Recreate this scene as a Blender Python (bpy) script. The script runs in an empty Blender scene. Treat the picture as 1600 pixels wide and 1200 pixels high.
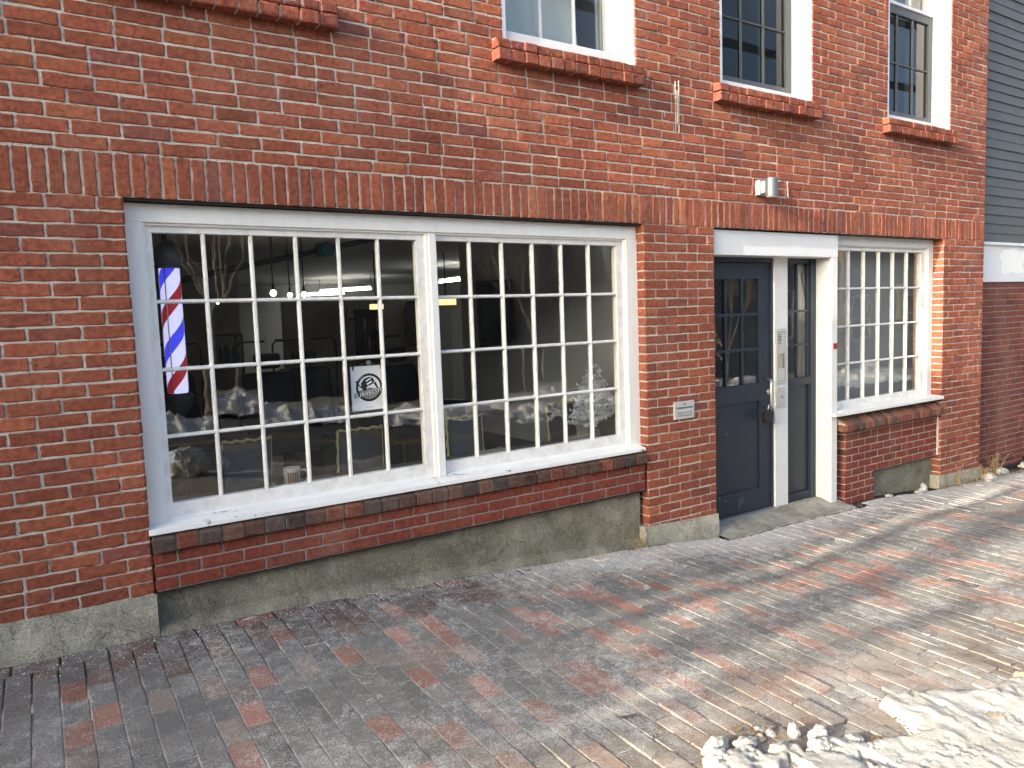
import bpy, bmesh, math, random
import numpy as np
from mathutils import Vector, Matrix, noise as mnoise

R = math.radians
rng = np.random.default_rng(7)
random.seed(11)
SC = bpy.context.scene
COL = SC.collection

# ------------------------------------------------------------------ node helpers
def new_mat(name):
    m = bpy.data.materials.new(name); m.use_nodes = True
    nt = m.node_tree
    return m, nt, nt.nodes['Principled BSDF']
def nd(nt, typ, ins=None, **props):
    n = nt.nodes.new(typ)
    for k, v in props.items(): setattr(n, k, v)
    if ins:
        for k, v in ins.items():
            if hasattr(v, 'is_output'): nt.links.new(v, n.inputs[k])
            else: n.inputs[k].default_value = v
    return n
def pos(nt, scale=(1, 1, 1)):
    g = nd(nt, 'ShaderNodeNewGeometry')
    mp = nd(nt, 'ShaderNodeMapping', {'Vector': g.outputs['Position'], 'Scale': scale})
    return mp.outputs[0]
def noise(nt, vec, scale, detail=4, rough=.55, dist=0.):
    return nd(nt, 'ShaderNodeTexNoise', {'Vector': vec, 'Scale': scale, 'Detail': detail, 'Roughness': rough, 'Distortion': dist}).outputs['Fac']
def ramp(nt, fac, a, b, ca=(0, 0, 0, 1), cb=(1, 1, 1, 1)):
    n = nd(nt, 'ShaderNodeValToRGB', {'Fac': fac})
    e = n.color_ramp.elements
    e[0].position = a; e[1].position = b; e[0].color = ca; e[1].color = cb
    return n.outputs[0]
def mix(nt, fac, a, b, mode='MIX'):
    n = nd(nt, 'ShaderNodeMix', data_type='RGBA', blend_type=mode)
    for k, v in ((0, fac), (6, a), (7, b)):
        if hasattr(v, 'is_output'): nt.links.new(v, n.inputs[k])
        else: n.inputs[k].default_value = v
    return n.outputs[2]
def math_(nt, op, a, b=0., c=None, clamp=False):
    n = nd(nt, 'ShaderNodeMath', operation=op, use_clamp=clamp)
    for i, v in enumerate((a, b) if c is None else (a, b, c)):
        if hasattr(v, 'is_output'): nt.links.new(v, n.inputs[i])
        else: n.inputs[i].default_value = v
    return n.outputs[0]
def bump(nt, h, dist, strength=1., normal=None):
    i = {'Height': h, 'Distance': dist, 'Strength': strength}
    if normal is not None: i['Normal'] = normal
    return nd(nt, 'ShaderNodeBump', i).outputs[0]
def rgb(r, g, b): return (r, g, b, 1.)
def setp(b, nt, **k):
    nm = {'base': 'Base Color', 'rough': 'Roughness', 'metal': 'Metallic', 'spec': 'Specular IOR Level', 'normal': 'Normal',
          'ecol': 'Emission Color', 'estr': 'Emission Strength'}
    for a, v in k.items():
        s = b.inputs[nm[a]]
        if hasattr(v, 'is_output'): nt.links.new(v, s)
        else: s.default_value = v

def simple(name, c, rough=.6, metal=0., spec=.4, nscale=0., namp=.15, bscale=0., bdist=.001):
    m, nt, b = new_mat(name)
    base = rgb(*c)
    if nscale:
        f = noise(nt, pos(nt), nscale, 5)
        base = mix(nt, f, rgb(*[x * (1 - namp) for x in c]), rgb(*[min(1, x * (1 + namp)) for x in c]))
    setp(b, nt, base=base, rough=rough, metal=metal, spec=spec)
    if bscale: setp(b, nt, normal=bump(nt, noise(nt, pos(nt), bscale, 4), bdist))
    return m
def emit(name, c, s, base=None):
    m, nt, b = new_mat(name)
    setp(b, nt, base=rgb(*(base or c)), ecol=rgb(*c), estr=s, rough=.5)
    return m

def brick_mat(name, rough_amp=1.0):
    m, nt, b = new_mat(name)
    at = nd(nt, 'ShaderNodeAttribute', attribute_name='col').outputs['Color']
    p = pos(nt)
    n1 = noise(nt, p, 38, 5, .6)
    c = mix(nt, ramp(nt, n1, .34, .66), mix(nt, 1., at, rgb(.66, .62, .62), 'MULTIPLY'), mix(nt, 1., at, rgb(1.22, 1.18, 1.10), 'MULTIPLY'))
    band = noise(nt, pos(nt, (.5, 1, 2.4)), 16, 5, .65)
    c = mix(nt, math_(nt, 'MULTIPLY', ramp(nt, band, .54, .70), .55), c, mix(nt, 1., c, rgb(.62, .56, .66), 'MULTIPLY'))
    mark = ramp(nt, noise(nt, pos(nt, (.32, 1, 1.5)), 62, 4, .62, .8), .655, .69)
    c = mix(nt, math_(nt, 'MULTIPLY', mark, .65), c, rgb(.035, .014, .010))
    big = noise(nt, p, 1.3, 3)
    c = mix(nt, ramp(nt, big, .35, .7), mix(nt, 1., c, rgb(.86, .86, .88), 'MULTIPLY'), c)
    # lime specks and dark pits
    v = nd(nt, 'ShaderNodeTexVoronoi', {'Vector': p, 'Scale': 46.}).outputs['Distance']
    sp = ramp(nt, v, .05, .11, rgb(1, 1, 1), rgb(0, 0, 0))
    pick = ramp(nt, noise(nt, p, 9, 2), .56, .6)
    c = mix(nt, math_(nt, 'MULTIPLY', sp, math_(nt, 'MULTIPLY', pick, .75)), c, rgb(.5, .44, .40))
    pit = ramp(nt, noise(nt, p, 105, 3, .6), .27, .34, rgb(1, 1, 1), rgb(0, 0, 0))
    c = mix(nt, math_(nt, 'MULTIPLY', pit, .7), c, rgb(.05, .02, .015))
    # faint lime film
    film = ramp(nt, noise(nt, pos(nt, (1, 1, .45)), 2.1, 7, .68), .50, .78)
    c = mix(nt, math_(nt, 'MULTIPLY', film, .24), c, rgb(.46, .30, .22))
    run = ramp(nt, noise(nt, pos(nt, (1, 1, .10)), 9., 6, .7), .60, .78)
    c = mix(nt, math_(nt, 'MULTIPLY', math_(nt, 'MULTIPLY', run, ramp(nt, noise(nt, p, .9, 3), .45, .6)), .5), c, rgb(.46, .20, .10))
    soot = ramp(nt, noise(nt, pos(nt, (1, 1, .5)), 1.1, 6, .7), .60, .80)
    c = mix(nt, math_(nt, 'MULTIPLY', soot, .35), c, rgb(.10, .04, .03))
    h = math_(nt, 'ADD', math_(nt, 'MULTIPLY', noise(nt, pos(nt, (.55, 1, 1)), 60, 5, .62), 1.2), math_(nt, 'MULTIPLY', noise(nt, pos(nt, (1, 1, .28)), 130, 3, .6), .55))
    h = math_(nt, 'SUBTRACT', h, math_(nt, 'MULTIPLY', math_(nt, 'ADD', pit, mark), .5))
    setp(b, nt, base=c, rough=.9, spec=.22, normal=bump(nt, h, .0034 * rough_amp, 1.))
    return m
def mortar_mat(name, c):
    m, nt, b = new_mat(name)
    p = pos(nt)
    f = noise(nt, p, 7, 6, .65)
    base = mix(nt, ramp(nt, f, .3, .75), rgb(*[x * .70 for x in c]), rgb(*c))
    dirt = ramp(nt, noise(nt, p, 1.7, 5, .6), .55, .8)
    base = mix(nt, math_(nt, 'MULTIPLY', dirt, .4), base, rgb(c[0] * .42, c[1] * .36, c[2] * .32))
    hole = ramp(nt, noise(nt, p, 75, 5, .7), .60, .70)
    base = mix(nt, math_(nt, 'MULTIPLY', hole, .7), base, rgb(c[0] * .22, c[1] * .19, c[2] * .16))
    hh = math_(nt, 'SUBTRACT', noise(nt, p, 110, 5, .7), math_(nt, 'MULTIPLY', hole, .8))
    setp(b, nt, base=base, rough=.95, spec=.15, normal=bump(nt, hh, .006))
    return m
def paint_mat(name, c=(.80, .80, .78), dirt=.35, peel=0., grain=(1, 1, 1), dcol=(.42, .40, .36)):
    m, nt, b = new_mat(name)
    p = pos(nt)
    f = ramp(nt, noise(nt, pos(nt, grain), 9, 7, .68), .42, .8)
    base = mix(nt, math_(nt, 'MULTIPLY', f, dirt), rgb(*c), rgb(*dcol))
    fine = ramp(nt, noise(nt, p, 70, 4, .7), .62, .72)
    base = mix(nt, math_(nt, 'MULTIPLY', fine, dirt * .7), base, rgb(.36, .34, .31))
    h = math_(nt, 'ADD', noise(nt, pos(nt, grain), 40, 5, .6), math_(nt, 'MULTIPLY', noise(nt, p, 160, 3), .4))
    if peel:
        pk = ramp(nt, noise(nt, pos(nt, (.45, 1, 1)), 22, 7, .7, .6), .70 - peel * .1, .712 - peel * .1)
        pk = math_(nt, 'MULTIPLY', pk, ramp(nt, noise(nt, p, 2.3, 2), .48, .56))
        base = mix(nt, pk, base, rgb(.16, .13, .10))
        h = math_(nt, 'SUBTRACT', h, math_(nt, 'MULTIPLY', pk, .8))
    setp(b, nt, base=base, rough=.5, spec=.35, normal=bump(nt, h, .0016))
    return m
def concrete_mat(name, c=(.36, .35, .27), moss=.6, agg=1.):
    m, nt, b = new_mat(name)
    p = pos(nt)
    f = noise(nt, p, 4.2, 9, .72, .3)
    base = mix(nt, ramp(nt, f, .36, .64), rgb(c[0] * .46, c[1] * .46, c[2] * .44), rgb(*c))
    ms = ramp(nt, noise(nt, pos(nt, (1, 1, 1.9)), 3.4, 8, .74), .44, .66)
    base = mix(nt, math_(nt, 'MULTIPLY', ms, moss), base, rgb(c[0] * .66, c[1] * .66, c[2] * .55))
    g1 = noise(nt, p, 130, 5, .8)
    base = mix(nt, ramp(nt, g1, .36, .66), mix(nt, 1., base, rgb(.45, .45, .44), 'MULTIPLY'), mix(nt, 1., base, rgb(1.35, 1.33, 1.28), 'MULTIPLY'))
    lt = ramp(nt, noise(nt, p, 170, 3, .7), .62, .67)
    base = mix(nt, math_(nt, 'MULTIPLY', lt, .55 * agg), base, rgb(.55, .52, .42))
    dk = ramp(nt, noise(nt, p, 19, 7, .75), .60, .74)
    base = mix(nt, math_(nt, 'MULTIPLY', dk, .65), base, rgb(.055, .052, .042))
    crack = ramp(nt, math_(nt, 'ABSOLUTE', math_(nt, 'SUBTRACT', noise(nt, p, 2.2, 6, .6, .6), .5)), .0015, .005, rgb(1, 1, 1), rgb(0, 0, 0))
    base = mix(nt, math_(nt, 'MULTIPLY', crack, .5), base, rgb(.07, .065, .055))
    h = math_(nt, 'ADD', math_(nt, 'ADD', noise(nt, p, 30, 7, .7), math_(nt, 'MULTIPLY', g1, .55)), math_(nt, 'MULTIPLY', crack, -.4))
    setp(b, nt, base=base, rough=.93, spec=.2, normal=bump(nt, h, .008))
    return m
def paver_mat():
    m, nt, b = new_mat('brick_paving')
    at = nd(nt, 'ShaderNodeAttribute', attribute_name='col').outputs['Color']
    p = pos(nt)
    n1 = noise(nt, p, 110, 6, .75)
    c = mix(nt, ramp(nt, n1, .3, .7), mix(nt, 1., at, rgb(.55, .55, .56), 'MULTIPLY'), mix(nt, 1., at, rgb(1.3, 1.27, 1.24), 'MULTIPLY'))
    sep = nd(nt, 'ShaderNodeSeparateXYZ', {'Vector': p})
    x, y = sep.outputs[0], sep.outputs[1]
    # dried road salt: fine crust, patchy, heavier towards the kerb and beside the door pier
    blot = noise(nt, p, 15, 9, .74)
    grain = noise(nt, p, 190, 4, .75)
    patch = noise(nt, p, 1.5, 5, .65, .3)
    kerb = nd(nt, 'ShaderNodeMapRange', {'Value': y, 'From Min': -1.0, 'From Max': -2.3, 'To Min': 0., 'To Max': .085}).outputs[0]
    wally = nd(nt, 'ShaderNodeMapRange', {'Value': y, 'From Min': -.62, 'From Max': -.12, 'To Min': 0., 'To Max': .21}).outputs[0]
    wallx = nd(nt, 'ShaderNodeMapRange', {'Value': x, 'From Min': 1.2, 'From Max': 2.8, 'To Min': .10, 'To Max': 1.}).outputs[0]
    amt = math_(nt, 'ADD', math_(nt, 'ADD', math_(nt, 'MULTIPLY', patch, .31), kerb), math_(nt, 'MULTIPLY', wally, wallx))
    s = math_(nt, 'ADD', math_(nt, 'ADD', math_(nt, 'MULTIPLY', blot, .42), math_(nt, 'MULTIPLY', grain, .78)), amt)
    salt = nd(nt, 'ShaderNodeMapRange', {'Value': s, 'From Min': .755, 'From Max': .905}, interpolation_type='SMOOTHSTEP').outputs[0]
    c = mix(nt, math_(nt, 'MULTIPLY', salt, .72), c, rgb(.56, .55, .52))
    # rings left by drying puddles
    w = noise(nt, p, 5.5, 6, .62, 1.1)
    ring = ramp(nt, math_(nt, 'ABSOLUTE', math_(nt, 'SUBTRACT', w, .5)), .004, .014, rgb(1, 1, 1), rgb(0, 0, 0))
    c = mix(nt, math_(nt, 'MULTIPLY', math_(nt, 'MULTIPLY', ring, ramp(nt, noise(nt, p, 2.2, 3), .5, .6)), .5), c, rgb(.62, .61, .6))
    # brown silt near the kerb
    silt = math_(nt, 'MULTIPLY', ramp(nt, noise(nt, p, 3.4, 5, .6), .36, .58), nd(nt, 'ShaderNodeMapRange', {'Value': y, 'From Min': -1.45, 'From Max': -2.1}).outputs[0])
    c = mix(nt, math_(nt, 'MULTIPLY', silt, .68), c, rgb(.20, .15, .11))
    damp = nd(nt, 'ShaderNodeMapRange', {'Value': y, 'From Min': -.62, 'From Max': -.16, 'To Min': 0., 'To Max': .75}).outputs[0]
    damp = math_(nt, 'MULTIPLY', damp, ramp(nt, noise(nt, p, 1.9, 4), .38, .6))
    c = mix(nt, math_(nt, 'MULTIPLY', damp, math_(nt, 'SUBTRACT', 1., salt)), c, mix(nt, 1., c, rgb(.42, .40, .40), 'MULTIPLY'))
    h = math_(nt, 'ADD', noise(nt, p, 90, 7, .75), math_(nt, 'MULTIPLY', noise(nt, p, 330, 2), .5))
    setp(b, nt, base=c, rough=.88, spec=.28, normal=bump(nt, h, .004))
    return m
def joint_mat():
    m, nt, b = new_mat('paving_sand')
    p = pos(nt)
    f = ramp(nt, noise(nt, p, 5.0, 6, .65), .28, .46)
    sy = nd(nt, 'ShaderNodeSeparateXYZ', {'Vector': p}).outputs[1]
    f = math_(nt, 'MULTIPLY', f, nd(nt, 'ShaderNodeMapRange', {'Value': sy, 'From Min': -.20, 'From Max': -.50}).outputs[0])
    c = mix(nt, f, rgb(.055, .045, .038), rgb(.72, .70, .64))
    c = mix(nt, ramp(nt, noise(nt, p, 60, 4, .7), .4, .7), mix(nt, 1., c, rgb(.5, .5, .5), 'MULTIPLY'), c)
    setp(b, nt, base=c, rough=.95, spec=.1, normal=bump(nt, noise(nt, p, 150, 4), .004))
    return m
def snow_mat(name, dirty=.5, c0=(.45, .44, .41)):
    m, nt, b = new_mat(name)
    p = pos(nt)
    d = ramp(nt, noise(nt, p, 4.5, 9, .74, .5), .44, .68)
    c = mix(nt, math_(nt, 'MULTIPLY', d, dirty), rgb(*c0), rgb(*[c0[0] * .57, c0[1] * .51, c0[2] * .42]))
    g = ramp(nt, noise(nt, p, 26, 8, .78), .60, .68)
    c = mix(nt, math_(nt, 'MULTIPLY', g, dirty * .9), c, rgb(.13, .11, .085))
    g2 = ramp(nt, noise(nt, p, 170, 3, .7), .62, .70)
    c = mix(nt, math_(nt, 'MULTIPLY', g2, .62), c, rgb(.20, .175, .14))
    h = math_(nt, 'ADD', noise(nt, p, 18, 9, .70), math_(nt, 'MULTIPLY', noise(nt, p, 120, 4, .7), .3))
    setp(b, nt, base=c, rough=.6, spec=.35, normal=bump(nt, h, .014))
    return m
def glass_mat(name, tint=(.93, .95, .94), f0=.075, wav=.0012, film=0.):
    m = bpy.data.materials.new(name); m.use_nodes = True
    nt = m.node_tree; nt.nodes.clear()
    out = nd(nt, 'ShaderNodeOutputMaterial')
    n = bump(nt, noise(nt, pos(nt), 3.2, 2, .5), wav)
    lw = nd(nt, 'ShaderNodeLayerWeight', {'Blend': .5, 'Normal': n}).outputs['Facing']
    f = math_(nt, 'ADD', math_(nt, 'MULTIPLY', math_(nt, 'POWER', lw, 4.6), 1 - f0), f0, clamp=True)
    tr = nd(nt, 'ShaderNodeBsdfTransparent', {'Color': rgb(*tint)})
    gl = nd(nt, 'ShaderNodeBsdfGlossy', {'Color': rgb(.97, .98, 1.), 'Roughness': .012, 'Normal': n})
    mx = nd(nt, 'ShaderNodeMixShader', {0: f, 1: tr.outputs[0], 2: gl.outputs[0]})
    o = mx.outputs[0]
    if film:
        dust = math_(nt, 'MULTIPLY', ramp(nt, noise(nt, pos(nt), 6, 7, .7), .4, .8), film)
        df = nd(nt, 'ShaderNodeBsdfDiffuse', {'Color': rgb(.55, .55, .53)})
        o = nd(nt, 'ShaderNodeMixShader', {0: dust, 1: o, 2: df.outputs[0]}).outputs[0]
    nt.links.new(o, out.inputs[0])
    return m

M = dict(
    brick=brick_mat('old_red_brick'), brick_smooth=brick_mat('wirecut_brick', .45), brick_sill=brick_mat('sill_brick', .8),
    mortar=mortar_mat('lime_mortar', (.68, .63, .55)), mortar_grey=mortar_mat('cement_mortar', (.36, .35, .33)), mortar_pale=mortar_mat('pale_mortar', (.55, .50, .44)),
    white=paint_mat('white_paint', (.72, .72, .70), dirt=.30), white_old=paint_mat('weathered_white_paint', (.82, .82, .79), .22, .0, (3, 3, .5)),
    white_peel=paint_mat('peeling_white_paint', (.76, .76, .74), .3, 1., (.5, 2, 2)), white_clean=paint_mat('clean_white_paint', (.71, .72, .73), .18),
    muntin=paint_mat('old_glazing_paint', (.80, .79, .76), .5, .25, (1.5, 1.5, 1.5), (.34, .31, .26)),
    concrete=concrete_mat('mossy_concrete', (.57, .545, .46), .30), concrete_dark=concrete_mat('damp_rough_concrete', (.335, .315, .25), .38, 1.3), concrete_grey=concrete_mat('grey_concrete', (.30, .29, .24), .3),
    slab=concrete_mat('door_slab_concrete', (.46, .435, .385), .05, 1.2),
    paver=paver_mat(), joint=joint_mat(), snow=snow_mat('old_snow', .5), snow_dirty=snow_mat('dirty_street_snow', .9, (.90, .89, .87)), snow_ice=snow_mat('yellowish_ice', .6, (.36, .315, .235)),
    navy=simple('navy_door_paint', (.019, .028, .043), .42, 0, .42, 3, .18, 45, .0006),
    steel=simple('brushed_steel', (.60, .60, .58), .34, .9), galv=simple('galvanised_grey', (.42, .43, .43), .45, .7, nscale=20),
    alu=simple('intercom_aluminium', (.56, .56, .53), .5, .35, nscale=30, namp=.08),
    alu_dark=simple('lamp_aluminium', (.17, .18, .19), .40, .7), black=simple('black_plastic', (.012, .012, .013), .5), rust=simple('rusted_lintel_steel', (.075, .06, .05), .8, .2, nscale=40),
    lintel_gap_dark=simple('dark_lintel_and_shadow_gap', (.02, .016, .014), .8), dark=simple('dark_void', (.01, .01, .01), .9), red=simple('red_sticker', (.33, .015, .03), .5), caulk=simple('white_caulk', (.46, .44, .40), .8, nscale=30, bscale=60, bdist=.003),
    glass=glass_mat('old_window_glass', f0=.088, film=.016), glass_clean=glass_mat('window_glass', (.90, .92, .92), .045, .0005, .02), glass_screen=glass_mat('screened_glass', (.26, .29, .31), .018, .0003), glass_door=glass_mat('door_glass', (.88, .9, .9), .085, .0004),
    grey_sash=simple('grey_screen_frame', (.095, .10, .105), .55, nscale=8),
    siding=simple('grey_clapboard_paint', (.096, .100, .098), .62, nscale=6, namp=.2, bscale=70, bdist=.0015),
    asphalt=simple('asphalt', (.055, .055, .057), .9, nscale=9, namp=.4, bscale=180, bdist=.006), yellow=simple('worn_yellow_line', (.24, .18, .06), .8, nscale=25, namp=.5),
    earth=simple('bare_ground', (.12, .10, .075), .95, nscale=4, namp=.4), kerbstone=simple('granite_kerb', (.35, .34, .33), .85, nscale=30, namp=.3, bscale=60, bdist=.004),
    bark=simple('tree_bark', (.24, .20, .16), .9, nscale=15, namp=.4, bscale=40, bdist=.006), straw=simple('dry_straw', (.30, .22, .12), .8, nscale=40, namp=.35), leaf=simple('dead_leaf', (.16, .085, .04), .8, nscale=40, namp=.5),
    wood=simple('weathered_pole_wood', (.20, .15, .10), .9, nscale=10, namp=.4),
    plaster=simple('shop_wall_paint', (.48, .485, .47), .8, nscale=3, namp=.1), ceiling=simple('shop_ceiling_paint', (.50, .50, .49), .85), floor=simple('shop_floor', (.10, .09, .075), .5, nscale=5, namp=.3),
    lobby=simple('lobby_wall_paint', (.27, .28, .275), .8), lobby_floor=simple('lobby_floor', (.16, .16, .155), .5),
)
# ------------------------------------------------------------------ mesh helpers
class MB:
    """collects geometry that becomes one mesh object"""
    def __init__(s): s.v = []; s.f = []; s.mi = []; s.c = []; s.col = None; s.m = 0
    def add(s, V, F, col=None):
        o = len(s.v); s.v.extend([tuple(map(float, p)) for p in V]); s.f.extend([tuple(o + i for i in f) for f in F]); s.mi.extend([s.m] * len(F))
        s.c.extend([col or (1, 1, 1, 1)] * len(V)); return s
    def box(s, x0, x1, y0, y1, z0, z1, col=None):
        V = [(x0, y0, z0), (x1, y0, z0), (x1, y1, z0), (x0, y1, z0), (x0, y0, z1), (x1, y0, z1), (x1, y1, z1), (x0, y1, z1)]
        return s.add(V, [(0, 3, 2, 1), (4, 5, 6, 7), (0, 1, 5, 4), (1, 2, 6, 5), (2, 3, 7, 6), (3, 0, 4, 7)], col)
    def prism(s, prof, axis, a, b, col=None):
        """2-D profile extruded along axis: x -> profile (y,z); z -> profile (x,y); y -> profile (x,z)"""
        def P(p, t): return (t, p[0], p[1]) if axis == 'x' else ((p[0], p[1], t) if axis == 'z' else (p[0], t, p[1]))
        n = len(prof); V = [P(p, a) for p in prof] + [P(p, b) for p in prof]
        F = [tuple(range(n))[::-1], tuple(range(n, 2 * n))] + [(i, (i + 1) % n, n + (i + 1) % n, n + i) for i in range(n)]
        return s.add(V, F, col)
    def tube(s, pts, rad, n=8, cap=True, col=None):
        pts = [Vector(p) for p in pts]; k = len(pts)
        rad = rad if hasattr(rad, '__len__') else [rad] * k
        V = []; F = []; ref = None
        for i, p in enumerate(pts):
            d = (pts[min(i + 1, k - 1)] - pts[max(i - 1, 0)]).normalized()
            if ref is None: ref = Vector((0, 0, 1)) if abs(d.z) < .9 else Vector((1, 0, 0))
            a = d.cross(ref).normalized(); b = a.cross(d).normalized(); ref = b if abs(b.dot(d)) < .9 else ref
            V += [p + (a * math.cos(2 * math.pi * j / n) + b * math.sin(2 * math.pi * j / n)) * rad[i] for j in range(n)]
        for i in range(k - 1):
            for j in range(n):
                F.append((i * n + j, i * n + (j + 1) % n, (i + 1) * n + (j + 1) % n, (i + 1) * n + j))
        if cap: F += [tuple(range(n))[::-1], tuple(range((k - 1) * n, k * n))]
        return s.add(V, F, col)
    def lathe(s, c, prof, n=24, col=None):
        """profile of (radius, z) turned about the vertical through c"""
        V = [(c[0] + r * math.cos(2 * math.pi * j / n), c[1] + r * math.sin(2 * math.pi * j / n), c[2] + z) for r, z in prof for j in range(n)]
        k = len(prof); F = [(i * n + j, i * n + (j + 1) % n, (i + 1) * n + (j + 1) % n, (i + 1) * n + j) for i in range(k - 1) for j in range(n)]
        F += [tuple(range(n))[::-1], tuple(range((k - 1) * n, k * n))]
        return s.add(V, F, col)
    def quad(s, a, b, c, d, col=None): return s.add([a, b, c, d], [(0, 1, 2, 3)], col)
    def xform(s, mat):
        s.v = [tuple(mat @ Vector(p)) for p in s.v]; return s
    def build(s, name, mats, parent=None, smooth=False, bevel=0., segs=2, fixn=True):
        me = bpy.data.meshes.new(name); me.from_pydata(s.v, [], s.f)
        mats = mats if isinstance(mats, (list, tuple)) else [mats]
        for m in mats: me.materials.append(m)
        me.polygons.foreach_set('material_index', s.mi)
        ca = me.color_attributes.new('col', 'FLOAT_COLOR', 'POINT')
        ca.data.foreach_set('color', np.array(s.c, np.float32).ravel())
        if bevel or fixn:
            bm = bmesh.new(); bm.from_mesh(me)
            if fixn: bmesh.ops.recalc_face_normals(bm, faces=bm.faces)
            if bevel: bmesh.ops.bevel(bm, geom=[e for e in bm.edges if len(e.link_faces) == 2 and e.calc_face_angle(0) > .5], offset=bevel, segments=segs, affect='EDGES', profile=.5, clamp_overlap=True)
            bm.to_mesh(me); bm.free()
        if smooth: me.polygons.foreach_set('use_smooth', [True] * len(me.polygons))
        me.update()
        o = bpy.data.objects.new(name, me); COL.objects.link(o)
        if parent is not None: o.parent = parent
        return o
def link_local(o, parent):
    """parent o to an Empty while its mesh is in world coordinates"""
    o.parent = parent; o.matrix_parent_inverse = Matrix.Translation(-parent.location)
def tag(o, label=None, cat=None, group=None, kind=None):
    if label: o['label'] = label
    if cat: o['category'] = cat
    if group: o['group'] = group
    if kind: o['kind'] = kind
    return o
def thing(name, label, cat, loc=(0, 0, 0), group=None):
    o = bpy.data.objects.new(name, None); o.empty_display_size = .1; COL.objects.link(o); o.location = loc
    return tag(o, label, cat, group)
def part(mb, name, mats, root, **k):
    """mesh in world coordinates that becomes a child of root"""
    o = mb.build(name, mats, None, **k)
    o.parent = root
    w = Vector((0, 0, 0)); r = root
    while r is not None: w += r.location; r = r.parent
    o.data.transform(Matrix.Translation(-w))
    return o
def fbm(x, y, z=0., oct=5, h=.9): return mnoise.fractal(Vector((x, y, z)), h, 2.1, oct)

# ------------------------------------------------------------------ bricks as real geometry
class Bricks:
    def __init__(s): s.V = []; s.F = []; s.C = []; s.n = 0; s.MI = []
    def brick(s, O, eu, ev, ew, u0, u1, v0, v1, col, jit=1., nu=4, nv=1, edge=.0032, skirt=.016, proud=0., tilt=1., warp=None):
        L, H = u1 - u0, v1 - v0
        e2 = edge * 2.1
        us = np.concatenate(([0, 0, edge, e2], np.linspace(e2, L - e2, nu + 2)[1:-1], [L - e2, L - edge, L, L])) + u0
        vs = np.concatenate(([0, 0, edge, e2], np.linspace(e2, H - e2, nv + 2)[1:-1], [H - e2, H - edge, H, H])) + v0
        U, Vv = np.meshgrid(us, vs); a, b = U.shape
        W = np.zeros_like(U)
        W[1, :] = W[-2, :] = -edge * .75; W[:, 1] = W[:, -2] = -edge * .75
        W += rng.normal(0, .00045 * jit, U.shape)
        W += proud + float(np.clip(rng.normal(0, .0013 * jit), -.0010, .0026)) + ((U - u0) / L - .5) * float(np.clip(rng.normal(0, .0014 * tilt), -.003, .003)) + ((Vv - v0) / H - .5) * rng.normal(0, .0012 * tilt)
        dU = np.zeros_like(U); dV = np.zeros_like(U)
        ju = rng.normal(0, .0013 * jit, U.shape); jv = rng.normal(0, .0012 * jit, U.shape)
        dV[1, :] += jv[1]; dV[-2, :] += jv[-2]; dU[:, 1] += ju[:, 1]; dU[:, -2] += ju[:, -2]
        dV[2, :] += jv[1] * .8; dV[-3, :] += jv[-2] * .8
        for (i, j, su, sv) in ((1, 1, 1, 1), (1, -2, -1, 1), (-2, 1, 1, -1), (-2, -2, -1, -1)):
            k = abs(rng.normal(0, .0022 * jit)) + .0010
            if rng.random() < .12 * jit: k += .006
            dU[i, j] += su * k; dV[i, j] += sv * k
        for M_ in (dU, dV): M_[0, :] = M_[1, :]; M_[-1, :] = M_[-2, :]; M_[:, 0] = M_[:, 1]; M_[:, -1] = M_[:, -2]
        W[0, :] = W[-1, :] = -skirt; W[:, 0] = W[:, -1] = -skirt
        U = U + dU; Vv = Vv + dV
        P = np.array(O, float)[None] + U.reshape(-1, 1) * np.array(eu, float) + Vv.reshape(-1, 1) * np.array(ev, float) + W.reshape(-1, 1) * np.array(ew, float)
        if warp is not None: P = warp(P)
        idx = np.arange(a * b).reshape(a, b)
        F = np.stack([idx[:-1, :-1], idx[:-1, 1:], idx[1:, 1:], idx[1:, :-1]], -1).reshape(-1, 4) + s.n
        s.V.append(P); s.F.append(F); s.C.append(np.tile(np.array([*col, 1.], np.float32), (a * b, 1))); s.MI.append(np.zeros(len(F), np.int32)); s.n += a * b
    def raw(s, mb, mi):
        V = np.array(mb.v); F = np.array(mb.f)
        s.V.append(V); s.F.append(F + s.n); s.C.append(np.ones((len(V), 4), np.float32)); s.MI.append(np.full(len(F), mi, np.int32)); s.n += len(V)
    def build(s, name, mats, parent=None):
        V = np.concatenate(s.V).astype(np.float32); F = np.concatenate(s.F).astype(np.int32); C = np.concatenate(s.C); MI = np.concatenate(s.MI)
        me = bpy.data.meshes.new(name)
        me.vertices.add(len(V)); me.vertices.foreach_set('co', V.ravel())
        me.loops.add(F.size); me.loops.foreach_set('vertex_index', F.ravel())
        me.polygons.add(len(F)); me.polygons.foreach_set('loop_start', np.arange(0, F.size, 4, dtype=np.int32))
        me.polygons.foreach_set('material_index', MI)
        me.polygons.foreach_set('use_smooth', MI == 0)
        for m in mats: me.materials.append(m)
        ca = me.color_attributes.new('col', 'FLOAT_COLOR', 'POINT'); ca.data.foreach_set('color', C.ravel())
        me.update(calc_edges=True); me.validate()
        o = bpy.data.objects.new(name, me); COL.objects.link(o)
        if parent is not None: o.parent = parent
        return o
FR = ((1, 0, 0), (0, 0, 1), (0, -1, 0))          # a face that looks at the street
LF = ((0, -1, 0), (0, 0, 1), (-1, 0, 0))         # a reveal that looks left
RT = ((0, 1, 0), (0, 0, 1), (1, 0, 0))           # a reveal that looks right
GD = ((1, 0, 0), (0, 1, 0), (0, 0, 1))           # ground
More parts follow.
